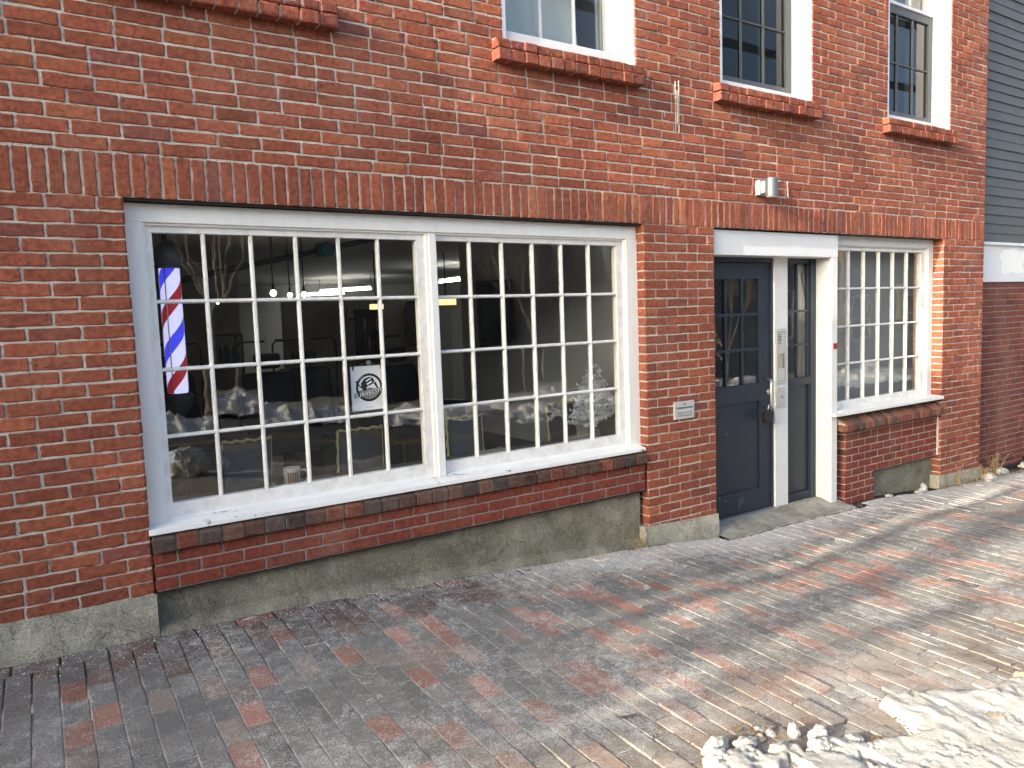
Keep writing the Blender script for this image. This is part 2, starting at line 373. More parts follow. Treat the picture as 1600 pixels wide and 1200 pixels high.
def red(kind='wall'):
    t = rng.random(); k = math.exp(rng.normal(0, .085))
    if kind == 'wall':
        c = (.300, .094, .054) if t < .66 else ((.262, .083, .053) if t < .87 else ((.345, .116, .060) if t < .965 else (.225, .078, .060)))
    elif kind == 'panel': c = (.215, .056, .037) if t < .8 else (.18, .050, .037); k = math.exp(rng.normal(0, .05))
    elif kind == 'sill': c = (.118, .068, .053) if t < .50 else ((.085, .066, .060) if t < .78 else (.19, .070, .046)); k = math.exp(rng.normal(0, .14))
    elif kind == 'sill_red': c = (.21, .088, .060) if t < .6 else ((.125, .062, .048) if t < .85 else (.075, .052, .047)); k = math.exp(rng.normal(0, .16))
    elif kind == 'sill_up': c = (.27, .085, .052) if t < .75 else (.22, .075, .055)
    elif kind == 'far': c = (.20, .060, .042) if t < .75 else (.165, .055, .043)
    return tuple(x * k for x in c)
def row_fill(a, b, anchor, half, L=.2085, g=.0055, wild=.05):
    """joint positions of one course between a and b"""
    xs = []
    if anchor == 'l': x = a; step = 1
    elif anchor == 'r': x = b; step = -1
    first = L * .5 if half else L
    x += step * first; first_done = True
    while (x < b if step > 0 else x > a):
        xs.append(x); w = L * (1 + rng.normal(0, .012))
        if rng.random() < wild: w = L * .5
        x += step * w
    xs = sorted([x for x in xs if a + .035 < x < b - .035])
    e = [a] + xs + [b]
    return [(e[i] + (g if i else 0.), e[i + 1] - (g if i < len(e) - 2 else 0.)) for i in range(len(e) - 1)]

# ------------------------------------------------------------------ ground levels
GX = [-60, -8, -3, -.76, -.13, .7, 3.1, 3.85, 5.4, 6.1, 7.1, 8.0, 9.0, 17., 60]
GZ = [.75, .42, .20, .067, .045, .016, -.162, -.240, -.268, -.304, -.372, -.40, -.44, -.68, -1.6]
def G(x): return np.interp(x, GX, GZ)
def ground(x, y): return G(x) + .02 * np.minimum(y, 0)

XL, XR = -2.4, 7.985
SOL0, SOL1 = 2.149, 2.350
PITCH = .0658
ZB = .2415                                      # level of the course joint on top of the left base
OPEN = [(-.127, 3.140, -1., SOL0), (3.853, 7.180, -1., SOL0), (-.20, .880, 3.20, 5.42), (2.012, 3.099, 3.20, 5.42), (3.941, 5.060, 3.20, 5.42), (6.159, 7.265, 3.20, 5.42)]

building = thing('brick_building', 'old red brick building with white shop windows and a navy door', 'building')

# ---- the wall: brick faces, mortar body, reveals
bk = Bricks(); body = MB()
xs = sorted({XL, XR, *[o[0] for o in OPEN], *[o[1] for o in OPEN]})
for a, b in zip(xs[:-1], xs[1:]):
    cuts = sorted([(o[2], o[3]) for o in OPEN if o[0] <= a + 1e-6 and o[1] >= b - 1e-6])
    z = -1.
    for c0, c1 in cuts + [(6.2, 6.2)]:
        if c0 > z + 1e-4: body.box(a, b, .0050, .30, z, c0)
        z = max(z, c1)
def solid(z0, z1):
    segs = [(XL, XR)]
    for o in OPEN:
        if o[2] < z1 - .02 and o[3] > z0 + .02:
            segs = [q for s_ in segs for q in ((s_[0], min(s_[1], o[0])), (max(s_[0], o[1]), s_[1])) if q[1] - q[0] > .03]
    return segs
k = -8
rows = []
while ZB + k * PITCH < SOL0 - .02: rows.append((ZB + k * PITCH, ZB + (k + 1) * PITCH, k)); k += 1
k = 0
while SOL1 + k * PITCH < 5.9: rows.append((SOL1 + k * PITCH, SOL1 + (k + 1) * PITCH, k + 40)); k += 1
for z0, z1, k in rows:
    for a, b in solid(z0, z1):
        if z1 < ZB + .01 and a < 1.: continue
        if b < .5 and z0 < SOL0: an, half = 'r', k % 2 == 0
        elif z0 < SOL0: an, half = 'l', k % 2 == 1
        else: an, half = 'l', (k % 2 == 0)
        off = 0.
        for u0, u1 in row_fill(a, b, an, half, L=.2085 if b < 1 or z0 > SOL1 else (.2085 if a > 7 else .214)):
            dz0, dz1 = rng.normal(0, .0013), rng.normal(0, .0013)
            bk.brick((0, 0, 0), *FR, u0, u1, z0 + .0045 + dz0, z1 - .0052 + dz1, red(), jit=1.15)
        # reveals
        for o in OPEN:
            if o[2] < z1 - .02 and o[3] > z0 + .02:
                if abs(a - o[1]) < 1e-4: bk.brick((a - .0060, .115, 0), *LF, .0, .110, z0 + .005, z1 - .005, red(), nu=2)
                if abs(b - o[0]) < 1e-4: bk.brick((b + .0060, 0., 0), *RT, .005, .115, z0 + .005, z1 - .005, red(), nu=2)
        if abs(b - XR) < 1e-4:
            bk.brick((XR + .0065, 0, 0), *RT, .005, .10 if k % 2 else .2, z0 + .005, z1 - .005, red(), nu=2)
# soldier course right across the front
x = XL + .01
while x < XR - .04:
    w = .0662 + rng.normal(0, .0016); x1 = min(x + w, XR)
    bk.brick((0, 0, 0), *FR, x + .0050, x1 - .0050, SOL0 + rng.normal(.001, .0018), SOL1 - .006 + rng.normal(0, .002), red(), jit=1.2, nu=1, nv=6, proud=.0)
    x = x1
bk.raw(body, 1)
wall = bk.build('wall', [M['brick'], M['mortar']], building)
# smears of old pointing where fittings were taken off
def smear(pts, r, seed):
    q = []
    for i in range(len(pts) - 1):
        a, b = Vector(pts[i]), Vector(pts[i + 1]); n = max(2, int((b - a).length / .012))
        for j in range(n): q.append(a.lerp(b, j / n))
    q = [Vector((p.x + .002 * fbm(p.x * 40 + seed, p.z * 40), p.y, p.z + .002 * fbm(p.z * 40, p.x * 40 + seed))) for p in q]
    part(MB().tube(q, [r * .62 * (.7 + .6 * abs(fbm(p.x * 70, p.z * 70 + seed))) for p in q], 5), 'mortar_smear', M['caulk'], building, smooth=True)
smear([(4.606, -.001, 2.40), (4.606, -.001, 2.535), (4.66, -.001, 2.545)], .0055, 1); smear([(4.725, -.001, 2.54), (4.737, -.001, 2.40)], .0055, 3)
smear([(3.470, -.001, 3.16), (3.468, -.001, 2.80)], .006, 5); smear([(3.505, -.001, 3.17), (3.500, -.001, 2.79)], .008, 7); smear([(3.488, -.001, 3.10), (3.486, -.001, 2.84)], .009, 9)
smear([(3.36, -.001, 2.93), (3.362, -.001, 2.885)], .006, 11)

# ---- concrete footings
def rough_block(x0, x1, y0, y1, zt0, zt1, zb, mat, amp=.006, sub=.04, seed=0., toe=0.):
    """block with sloping top, its front face subdivided and roughened"""
    nx = max(2, int((x1 - x0) / sub)); nz = 8; V = []; F = []
    for i in range(nx + 1):
        x = x0 + (x1 - x0) * i / nx; zt = zt0 + (zt1 - zt0) * i / nx
        col = [(x, y1, zt)]
        for j in range(nz + 1):
            z = zt + (zb - zt) * j / nz
            rr = amp * fbm(x * 6 + seed, z * 6, seed); e = -.004 if j else .004
            col.append((x, y0 + e - rr, z + (amp * .6 * fbm(x * 11, seed) if j == 0 else 0)))
        V += col
    m = nz + 2
    for i in range(nx):
        for j in range(m - 1): F.append((i * m + j, i * m + j + 1, (i + 1) * m + j + 1, (i + 1) * m + j))
    F.append(tuple(range(m))[::-1]); F.append(tuple(nx * m + j for j in range(m)))
    return MB().add(V, F)
part(rough_block(XL, -.118, -.010, .2, .29, .240, -.4, M['concrete'], seed=1), 'foundation', M['concrete'], building, smooth=False)
mb = rough_block(-.118, 3.10, .055, .25, .238, .238, -.5, None, .009, seed=4)
# sloped toe of mortar where the footing meets the paving
nx = 60; V = []; F = []
for i in range(nx + 1):
    x = -.115 + 3.2 * i / nx; g = float(G(x)); t = .012 * fbm(x * 3, 2.2) + .008 * fbm(x * 14, 7)
    V += [(x, .07, g + .05 + t), (x, .02 + t, g + .028 + t * .5), (x, -.035 + 1.5 * t, g - .02)]
for i in range(nx):
    for j in range(2): F.append((i * 3 + j, i * 3 + j + 1, i * 3 + j + 4, i * 3 + j + 3))
mb.add(V, F)
part(mb, 'foundation', M['concrete_dark'], building)
part(rough_block(3.09, 3.862, -.012, .27, -.030, -.062, -.6, None, seed=8), 'foundation', M['concrete'], building)
part(rough_block(6.045, 7.165, .085, .25, -.062, -.062, -.8, None, .005, seed=12), 'foundation', M['concrete_grey'], building)
part(rough_block(7.13, 7.995, -.012, .29, -.250, -.272, -.9, None, seed=15), 'foundation', M['concrete'], building)
# lower return of the right pier beside the recessed footing
b2 = Bricks()
for k in range(-8, -4):
    z0 = ZB + k * PITCH
    if z0 > -.26 and z0 + PITCH < -.045: b2.brick((7.172, .10, 0), *LF, 0, .098, z0 + .005, z0 + PITCH - .005, red(), nu=2)
# ---- brick panels under the windows
def panel(name, x0, x1, zt, rows_, yf, L, split=None, left=False, gap=.0045, zlow=None):
    p = Bricks(); bd = MB()
    zb = zt - rows_ * PITCH
    bd.box(x0 + .006, x1, yf + .005, yf + .11, zb, zt)
    for k in range(rows_):
        z1 = zt - k * PITCH; z0 = z1 - PITCH
        for u0, u1 in row_fill(x0, x1, 'l', k % 2 == 0, L, gap, .02):
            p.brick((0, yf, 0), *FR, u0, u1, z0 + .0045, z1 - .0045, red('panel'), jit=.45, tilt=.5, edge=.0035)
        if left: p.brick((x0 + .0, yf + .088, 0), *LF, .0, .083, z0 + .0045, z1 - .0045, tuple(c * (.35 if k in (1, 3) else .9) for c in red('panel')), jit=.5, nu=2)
    if split:                                       # the part that runs down to the paving
        xs_, n = split; zz = zb
        bd.box(x0 + .006, xs_, yf + .005, yf + .11, zb - n * PITCH, zb - .0005)
        for k in range(n):
            z1 = zz - k * PITCH; z0 = z1 - PITCH
            for u0, u1 in row_fill(x0, xs_, 'l', (k + rows_) % 2 == 0, L, gap, .0):
                p.brick((0, yf, 0), *FR, u0, u1, z0 + .0045, z1 - .0045, red('panel'), jit=.45, tilt=.5, edge=.0035)
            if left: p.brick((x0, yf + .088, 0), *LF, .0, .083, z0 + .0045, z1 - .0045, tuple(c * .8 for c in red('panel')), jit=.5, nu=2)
    p.raw(bd, 1)
    return p
panel('p', -.117, 3.106, .446, 3, -.002, .2125).build('brick_panel', [M['brick_smooth'], M['mortar_grey']], building)
pr = panel('p', 5.590, 7.158, .418, 7, .032, .205, (6.050, 4), True, .0068)
pr.build('brick_panel', [M['brick_smooth'], M['mortar_pale']], building)
b2.build('brick_return', [M['brick'], M['mortar']], building)
for q in ((-.118, 3.108, .004, .10, .2385, .2475), (6.052, 7.160, .036, .10, -.0475, -.0435), (-.122, 3.132, .014, .20, 2.1385, 2.1485), (3.858, 7.174, .014, .24, 2.1465, 2.1488)): part(MB().box(*q), 'lintel_and_gap_strip', M['lintel_gap_dark'], building)  # lower two: steel angles; upper two: dark strips standing in for the shadow gap
cz = MB(); smear_pts = [Vector((7.166 + .003 * fbm(z * 9, 3), .028 + .003 * fbm(z * 17, 1), z)) for z in np.linspace(-.04, .40, 40)]
cz.tube(smear_pts, [.010 + .006 * abs(fbm(p.z * 20, 5)) for p in smear_pts], 6)
part(cz, 'caulk_bead', M['caulk'], building, smooth=True)

# ---- windows of small panes
def pane_mesh(x0, w, nx, z1, h, nz, y, tilt=.009):
    mb = MB()
    for i in range(nx):
        for j in range(nz):
            a, b = rng.normal(0, tilt), rng.normal(0, tilt)
            xa, xb, za, zb = x0 + i * w, x0 + (i + 1) * w, z1 - (j + 1) * h, z1 - j * h
            f = lambda x, z: (x, y + a * (x - (xa + xb) / 2) + b * (z - (za + zb) / 2), z)
            mb.quad(f(xa, za), f(xb, za), f(xb, zb), f(xa, zb))
    return mb
def sash_mesh(x0, w, nx, z1, h, nz, y, st, top, bot, mw=.0235, front=.022):
    """stiles, rails and glazing bars; glass lies at y"""
    mb = MB(); x1 = x0 + nx * w; z0 = z1 - nz * h
    mb.box(x0 - st[0], x0, y - front, y + .03, z0 - bot, z1 + top); mb.box(x1, x1 + st[1], y - front, y + .03, z0 - bot, z1 + top)
    mb.box(x0, x1, y - front + .001, y + .029, z1, z1 + top); mb.box(x0, x1, y - front + .001, y + .029, z0 - bot, z0)
    for i in range(1, nx):
        x = x0 + i * w + rng.normal(0, .001); d = rng.normal(0, .0008)
        mb.prism([(x - mw / 2, y - .002), (x - mw / 2 + .003, y - .008), (x - .0055 + d, y - front + .004), (x + .0055 + d, y - front + .004), (x + mw / 2 - .003, y - .008), (x + mw / 2, y - .002), (x + mw / 2 - .004, y + .018), (x - mw / 2 + .004, y + .018)], 'z', z0, z1)
    for j in range(1, nz):
        z = z1 - j * h + rng.normal(0, .001); q = mw * .92
        mb.prism([(y - .003, z - q / 2), (y - .009, z - q / 2 + .003), (y - front + .0055, z - .005), (y - front + .0055, z + .005), (y - .009, z + q / 2 - .003), (y - .003, z + q / 2), (y + .017, z + q / 2 - .004), (y + .017, z - q / 2 + .004)], 'x', x0, x1)
    return mb
P = .236; PH = 1.4268 * P; S2 = 6.5655 * P
# big shop window: casing is the part, the rest hangs on it
cs = MB()
cs.box(-.124, 3.130, .070, .17, 2.045, 2.1340)
cs.box(-.125, -.042, .071, .17, .545, 2.045); cs.box(3.034, 3.138, .071, .17, .545, 2.045)
cs.box(-.042, -.030, .082, .17, .575, 2.045); cs.box(3.022, 3.034, .082, .17, .575, 2.045); cs.box(-.030, 3.022, .083, .17, 2.033, 2.045)
shop_window = part(cs, 'shop_window', M['white_old'], building, bevel=.0025)
for x0, st in ((0., (.032, .054)), (S2, (.022, .056))):
    part(sash_mesh(x0, P, 6, 2.0, PH, 4, .120, st, .034, .072, .0235), 'sash', M['muntin'], shop_window, bevel=.0012, segs=1)
    part(pane_mesh(x0, P, 6, 2.0, PH, 4, .121), 'window_pane', M['glass'], shop_window, fixn=False)
part(MB().box(1.486, 1.530, .062, .16, .575, 2.034).box(1.468, 1.486, .078, .16, .575, 2.033).box(1.530, 1.540, .078, .16, .575, 2.033), 'mullion', M['white_old'], shop_window, bevel=.0025)
part(MB().prism([(.18, .588), (.098, .585), (.066, .572), (-.008, .556), (-.012, .533), (.04, .531), (.18, .531)], 'x', -.128, 3.112), 'window_sill', M['white_peel'], shop_window, bevel=.002)
# rowlock bricks under the white sill
def rowlock(x0, x1, yf, z0, z1, ytop, ztop, kind, w=.1065, joint=M['mortar_grey'], lead=0.):
    p = Bricks(); bd = MB(); n = max(1, round((x1 - x0) / w)); ww = (x1 - x0) / n
    bd.prism([(yf + .0085, z0 + .004), (yf + .0085, z1 - .0085), (ytop, ztop - .009), (ytop + .05, ztop - .009), (ytop + .05, z0 + .004)], 'x', x0 + .004, x1 - .004)
    for i in range(n):
        a, b = x0 + i * ww, x0 + (i + 1) * ww; c = red(kind); pr_ = rng.normal(0, .0025)
        p.brick((0, yf - pr_, 0), *FR, a + .0045, b - .0045, z0 + rng.normal(0, .0012), z1, c, jit=.8, nu=2, nv=2)
        d = Vector((0, ytop - yf + pr_, ztop - z1)); L = d.length; d.normalize(); nrm = Vector((1, 0, 0)).cross(d)
        p.brick((0, yf - pr_, z1), (1, 0, 0), d, nrm, a + .0045, b - .0045, .001, L, c, jit=.8, nu=2, nv=1)
        if i == 0: p.brick((a + .002, ytop, 0), *LF, .0, ytop - yf - .001, z0, z1 - .001, c, jit=.8, nu=2)
        if i == n - 1: p.brick((b - .002, yf, 0), *RT, .001, ytop - yf, z0, z1 - .001, c, jit=.8, nu=2)
        p.brick((0, yf, z0 + .001), (1, 0, 0), (0, -1, 0), (0, 0, -1), a + .0045, b - .0045, -(ytop - yf), -.001, c, jit=.5, nu=1, nv=1)
    return p, bd
def build_rowlock(name, parent, mat, joint, *a, **k):
    p, bd = rowlock(*a, **k)
    o = p.build(name, [mat, joint], parent)
    # mortar body joined into the same mesh
    bm = bmesh.new(); bm.from_mesh(o.data)
    vs = [bm.verts.new(v) for v in bd.v]
    for f in bd.f:
        fc = bm.faces.new([vs[i] for i in f]); fc.material_index = 1
    bm.to_mesh(o.data); bm.free(); return o
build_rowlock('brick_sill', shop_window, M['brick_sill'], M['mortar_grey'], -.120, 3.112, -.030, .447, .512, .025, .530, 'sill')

# window to the right of the door
Wp = .2412; Hp = 1.4268 * Wp; RX = 7.003 - 6 * Wp
cs = MB()
cs.box(5.455, 7.172, .100, .20, 2.062, 2.146); cs.box(5.455, 5.545, .102, .20, .56, 2.062); cs.box(5.455, 5.592, .122, .20, -.40, .538); cs.box(7.082, 7.171, .101, .20, .56, 2.062)
cs.box(7.068, 7.082, .112, .20, .575, 2.062); cs.box(5.5765, 7.068, .113, .20, 2.052, 2.062)
side_window = part(cs, 'side_window', M['white'], building, bevel=.0025)
part(sash_mesh(RX, Wp, 6, 2.0205, Hp, 4, .150, (.02, .062), .030, .060, .022), 'sash', M['muntin'], side_window, bevel=.0012, segs=1)
part(pane_mesh(RX, Wp, 6, 2.0205, Hp, 4, .151, .002), 'window_pane', M['glass'], side_window, fixn=False)
part(MB().prism([(.2, .592), (.125, .590), (.10, .584), (-.028, .572), (-.031, .545), (.03, .540), (.2, .540)], 'x', 5.4735, 7.172)
     .box(5.345, 5.4735, -.0295, .0295, .5445, .5728), 'window_sill', M['white'], side_window, bevel=.002)
build_rowlock('brick_sill', side_window, M['brick_sill'], M['mortar_pale'], 5.500, 7.150, -.045, .392, .456, .060, .522, 'sill_red', w=.073)

# ---- upstairs windows
def upper_window(x0, x1, kind):
    zb = 3.205
    cs = MB()                                       # brickmould, jamb liners, parting stops
    cs.box(x1 - .034, x1 - .001, .006, .22, zb, 5.418); cs.box(x0 + .001, x0 + .034, .006, .22, zb, 5.418); cs.box(x0 + .034, x1 - .034, .006, .22, 5.36, 5.418)
    for k_, (dx, yy) in enumerate(((.050, .128), (.064, .143), (.078, .156))):
        cs.box(x1 - dx, x1 - .034, yy, .22, zb + .001 * k_, 5.36); cs.box(x0 + .034, x0 + dx, yy, .22, zb + .001 * k_, 5.36)
    cs.box(x0 + .034, x1 - .034, .03, .22, zb - .02, zb + (.075 if kind == 'white' else .052))
    w = part(cs, 'upper_window', M['white_clean'], building, bevel=.003)
    a, b = x0 + .080, x1 - .080
    def sash(y, z0, z1, mat, st, rows_, bot, cols=3):
        gw = (b - a - 2 * st) / cols; h = (z1 - st - z0 - bot) / rows_
        part(sash_mesh(a + st, gw, cols, z1 - st, h, rows_, y, (st, st), st, bot, .017, .02), 'sash', mat, w, bevel=.0015, segs=1)
        part(pane_mesh(a + st, gw, cols, z1 - st, h, rows_, y + .001, .0008), 'window_pane', M['glass_clean'] if mat is not M['grey_sash'] else M['glass_screen'], w, fixn=False)
    if kind == 'white':
        sash(.168, 3.262, 4.32, M['white_clean'], .045, 2, .066); sash(.200, 4.30, 5.36, M['white_clean'], .045, 2, .045)
    else:
        sash(.168, 3.258, 4.315, M['grey_sash'], .070, 2, .088); sash(.200, 4.32, 5.36, M['white_clean'], .045, 2, .030)
        part(MB().box(a, b, .136, .168, 4.318, 4.345), 'meeting_rail', M['white_clean'], w, bevel=.002)
    # room behind
    part(MB().box(x0 - .25, x1 + .25, 1.3, 1.32, 2.9, 5.6).box(x0 - .27, x0 - .25, .31, 1.32, 2.9, 5.6).box(x1 + .25, x1 + .27, .31, 1.32, 2.9, 5.6).box(x0 - .25, x1 + .25, .31, 1.3, 2.88, 2.9).box(x0 - .25, x1 + .25, .31, 1.3, 5.6, 5.62), 'room_wall', M['plaster'], w)
    return w
cloth = simple('pale_curtain', (.46, .50, .47), .9, nscale=3, namp=.08); lace = simple('lace_curtain', (.62, .62, .60), .9, nscale=60, namp=.5)
def curtain(w, x0, x1, z0, z1, y, mat, folds=9, amp=.018, cutx=None):
    n = 60; V = []; F = []; m = 14
    for j in range(m + 1):
        t = j / m; z = z0 + (z1 - z0) * t
        for i in range(n + 1):
            s_ = i / n; xr = x1 if cutx is None else x1 + (cutx - x1) * max(0., (t - .05)) ** .6 * .8
            x = x0 + (xr - x0) * s_
            V.append((x, y + amp * math.sin(s_ * folds * 6.28 + .5 * math.sin(t * 4)) * (.6 + .4 * math.sin(s_ * 17)), z))
    for j in range(m):
        for i in range(n): F.append((j * (n + 1) + i, j * (n + 1) + i + 1, (j + 1) * (n + 1) + i + 1, (j + 1) * (n + 1) + i))
    o = part(MB().add(V, F), 'curtain', mat, w, smooth=True, fixn=False); return o
for (x0, x1, k_) in ((-.20, .880, 'white'), (2.012, 3.099, 'white'), (3.941, 5.060, 'grey'), (6.159, 7.265, 'grey')):
    w = upper_window(x0, x1, k_)
    sx0, sx1 = x0 - .078, x1 + .002 + (.015 if x0 > 1 else .07)
    z = 3.0665
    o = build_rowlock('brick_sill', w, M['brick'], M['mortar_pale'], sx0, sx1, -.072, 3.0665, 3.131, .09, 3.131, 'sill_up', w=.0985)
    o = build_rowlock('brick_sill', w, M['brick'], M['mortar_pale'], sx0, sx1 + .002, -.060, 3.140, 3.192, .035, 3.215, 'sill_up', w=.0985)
    if k_ == 'white': curtain(w, x0 + .1, x0 + .83, 3.22, 5.3, .30, cloth, 5, .008, x0 + .70); curtain(w, x1 - .12, x1 - .06, 3.22, 5.3, .28, cloth, 2, .006)
    else: curtain(w, x1 - .36, x1 - .28, 3.22, 5.3, .26, lace, 3, .012)

# ---- entrance: header, posts, door, sidelight (drawn for a 0.27 m recess, scaled nearly about the camera to the shallower 0.20 m one)
ENT = Matrix(((.985, 0, 0, -.01675), (0, .95, 0, -.0564), (0, 0, .985, .0240), (0, 0, 0, 1)))  # close to a scale about the camera, its centre shifted off the camera
def ent(mb, *a, **k): return part(mb.xform(ENT), *a, **k)
ent(MB().box(3.8545, 5.573, .098, .30, 1.952, 2.146), 'door_header', M['white_clean'], building, bevel=.003)
ent(MB().box(5.487, 5.572, .100, .30, -.40, 1.9515).box(5.480, 5.487, .128, .30, -.38, 1.9512), 'column', M['white'], building, bevel=.004)
ent(MB().box(4.889, 5.064, .250, .33, -.40, 1.9513).box(4.883, 4.889, .262, .33, -.38, 1.951), 'post', M['white'], building, bevel=.003)
ent(MB().box(3.86, 4.883, .262, .33, 1.912, 1.951).box(3.86, 3.934, .262, .33, -.28, 1.912).box(4.855, 4.883, .263, .33, -.28, 1.912), 'door_frame', M['navy'], building, bevel=.002)
D0, D1, DZ0, DZ1, DY = 3.938, 4.851, -.226, 1.908, .275
gx0, gx1, gz0, gz1 = 4.094, 4.712, .880, 1.774
db = MB()
db.box(D0, gx0, DY, DY + .045, DZ0, DZ1); db.box(gx1, D1, DY, DY + .045, DZ0, DZ1)
db.box(gx0, gx1, DY + .0005, DY + .0445, gz1, DZ1); db.box(gx0, gx1, DY + .0005, DY + .0445, .728, gz0); db.box(gx0, gx1, DY + .0005, DY + .0445, DZ0, -.032)
db.box(gx0, gx1, DY + .014, DY + .04, -.032, .728)
w3 = (gx1 - gx0) / 3; h3 = (gz1 - gz0) / 3
for i in (1, 2): db.box(gx0 + i * w3 - .013, gx0 + i * w3 + .013, DY + .006, DY + .04, gz0, gz1)
for j in (1, 2): db.box(gx0, gx1, DY + .0065, DY + .0395, gz0 + j * h3 - .012, gz0 + j * h3 + .012)
door = ent(db, 'entrance_door', M['navy'], building, bevel=.0025)
ent(pane_mesh(gx0, w3, 3, gz1, h3, 3, DY + .022, .0006), 'window_pane', M['glass_door'], door, fixn=False)
hp = [(4.800, DY, .905), (4.786, .225, .907), (4.770, .196, .900), (4.757, .184, .872), (4.752, .182, .84), (4.752, .182, .73), (4.757, .184, .695), (4.770, .196, .667), (4.786, .225, .660), (4.800, DY, .662)]
ent(MB().tube(hp, .0125, 12), 'handle', M['steel'], door, smooth=True)
ent(MB().tube([(4.823, DY + .001, .797), (4.823, DY - .012, .797)], [.024, .022], 20).tube([(4.823, DY - .010, .797), (4.823, DY - .016, .797)], .013, 14).box(4.8215, 4.8245, DY - .0175, DY - .0155, .788, .806), 'lock', M['steel'], door)
scuffm = simple('scuffed_paint', (.20, .21, .22), .8)
for (x, z, r) in ((4.31, .48, .006), (4.19, -.048, .006), (4.155, -.075, .006), (4.27, -.085, .007), (4.20, .35, .003), (4.43, .12, .003)):
    ent(MB().add([(x + r * math.cos(t) * (1 + .3 * math.sin(3 * t)), DY + (.0125 if -.03 < z < .72 else -.0012), z + r * 1.4 * math.sin(t)) for t in np.linspace(0, 6.283, 9)[:-1]], [tuple(range(8))]), 'paint_chip', scuffm, door, fixn=False)
wm = MB()
for i in range(26):
    a = .3 + i * .42; r = .008 + .0013 * i
    x, z = 4.47 + r * math.cos(a), -.115 + r * math.sin(a) * 1.1
    wm.box(x - .004, x + .004, DY - .0012, DY - .0004, z - .0022, z + .0022)
wm.box(4.435, 4.439, DY - .0012, DY - .0004, -.19, -.13)
ent(wm, 'scuff_mark', scuffm, door)
ent(MB().box(3.862, 4.882, .205, .275, -.260, -.2295).box(3.862, 4.882, .225, .255, -.2295, -.2265), 'threshold', M['galv'], building, bevel=.002)
# sidelight
sb = MB(); sx0, sx1, sy = 5.066, 5.487, .270
sb.box(sx0, 5.082, sy, sy + .05, -.245, 1.950); sb.box(5.404, sx1 - .008, sy - .012, sy + .05, -.245, 1.950); sb.box(5.082, 5.404, sy + .0005, sy + .049, 1.908, 1.950)
sb.box(5.082, 5.404, sy - .008, sy + .049, .820, .888); sb.box(5.082, 5.404, sy - .004, sy + .049, -.245, -.160); sb.box(5.082, 5.404, sy + .02, sy + .045, -.16, .82)
sb.box(5.228, 5.246, sy + .006, sy + .04, .888, 1.908)
for z in (1.487, 1.184): sb.box(5.082, 5.404, sy + .0065, sy + .0395, z - .011, z + .011)
sb.box(5.376, 5.392, sy + .004, sy + .04, .888, 1.908)
sidelight = ent(sb, 'sidelight', M['navy'], building, bevel=.002)
ent(pane_mesh(5.082, .161, 2, 1.908, .34, 3, sy + .02, .0006), 'window_pane', M['glass_door'], sidelight, fixn=False)
# slab in the recess
V = []; F = []
xs_ = np.linspace(3.85, 5.53, 30)
for x in xs_:
    g = float(G(x)); V += [(x, .33, -.199 - .004 * (x - 3.85)), (x, .13, -.205 - .005 * (x - 3.85)), (x, .0, g + .014), (x, -.115 + .012 * fbm(x * 4, 1), g + .003), (x, -.13, g - .08)]
for i in range(len(xs_) - 1):
    for j in range(4): F.append((i * 5 + j, i * 5 + j + 1, i * 5 + j + 6, i * 5 + j + 5))
part(MB().add(V, F), 'doorstep', M['slab'], building)

# ---- the inside of the shop and of the lobby
part(MB().box(-1.6, 8.2, 12.4, 12.45, -.5, 2.6).box(-1.65, -1.6, .31, 12.4, -.5, 2.6).box(3.34, 3.44, .31, 3.05, -.5, 2.6).box(8.2, 8.25, .31, 12.4, -.5, 2.6).box(-1.6, -.12, .301, .33, -.5, 2.6).box(3.15, 3.34, .301, .33, -.5, 2.6).box(3.44, 8.2, 2.3, 2.36, -.5, 2.6).box(-1.6, 1.9, 6.8, 6.9, -.5, 2.6)
     .box(-.12, 3.15, .301, .33, -.5, .56), 'shop_wall', M['plaster'], building)
part(MB().box(-1.6, 8.2, .31, 12.4, 2.40, 2.45), 'shop_ceiling', M['ceiling'], building)
part(MB().box(-1.6, 8.2, .31, 12.4, -.52, -.48), 'shop_floor', M['floor'], building)
part(MB().box(-.1, 3.14, .175, .50, .555, .600), 'window_ledge', simple('window_ledge_board', (.10, .09, .075), .5, nscale=8), building)
part(MB().box(3.45, 5.30, 1.75, 1.80, -.48, 2.40).box(5.361, 7.9, .30, .31, -.48, 2.40).box(5.30, 5.36, .34, 1.74, -.48, 2.40).box(3.455, 5.29, 1.72, 1.745, -.47, 2.39), 'lobby_wall_and_blind', M['lobby'], building)  # second box: blind board added close behind the side window to grey its panes
part(MB().box(3.46, 5.29, .34, 1.70, -.478, -.30), 'lobby_floor', M['lobby_floor'], building)

# ------------------------------------------------------------------ neighbouring house
house = thing('neighbouring_house', 'neighbouring house with grey clapboards, white band and brick base', 'house', (8.2, .15, 0))
hb = Bricks(); bd = MB(); bd.box(7.9, 15., .1545, .4, -1.2, 1.722)
k = 0; z = 1.720
while z > -1.0:
    for u0, u1 in row_fill(8.0, 13.2, 'l', k % 2 == 0, .2085, .005, .08):
        hb.brick((0, .15, 0), *FR, u0, u1, z - PITCH + .0045, z - .0045, red('far'), jit=.7, nu=3)
    z -= PITCH; k += 1
hb.raw(bd, 1); o = hb.build('brick_base', [M['brick'], M['mortar_grey']]); o.parent = house; o.data.transform(Matrix.Translation((-8.2, -.15, 0)))
part(MB().box(7.99, 15., .128, .35, 1.724, 2.128).prism([(.10, 2.128), (.10, 2.150), (.135, 2.168), (.35, 2.168), (.35, 2.128)], 'x', 7.99, 15.), 'trim_board', M['white_clean'], house, bevel=.002)
cb = MB(); z = 2.16
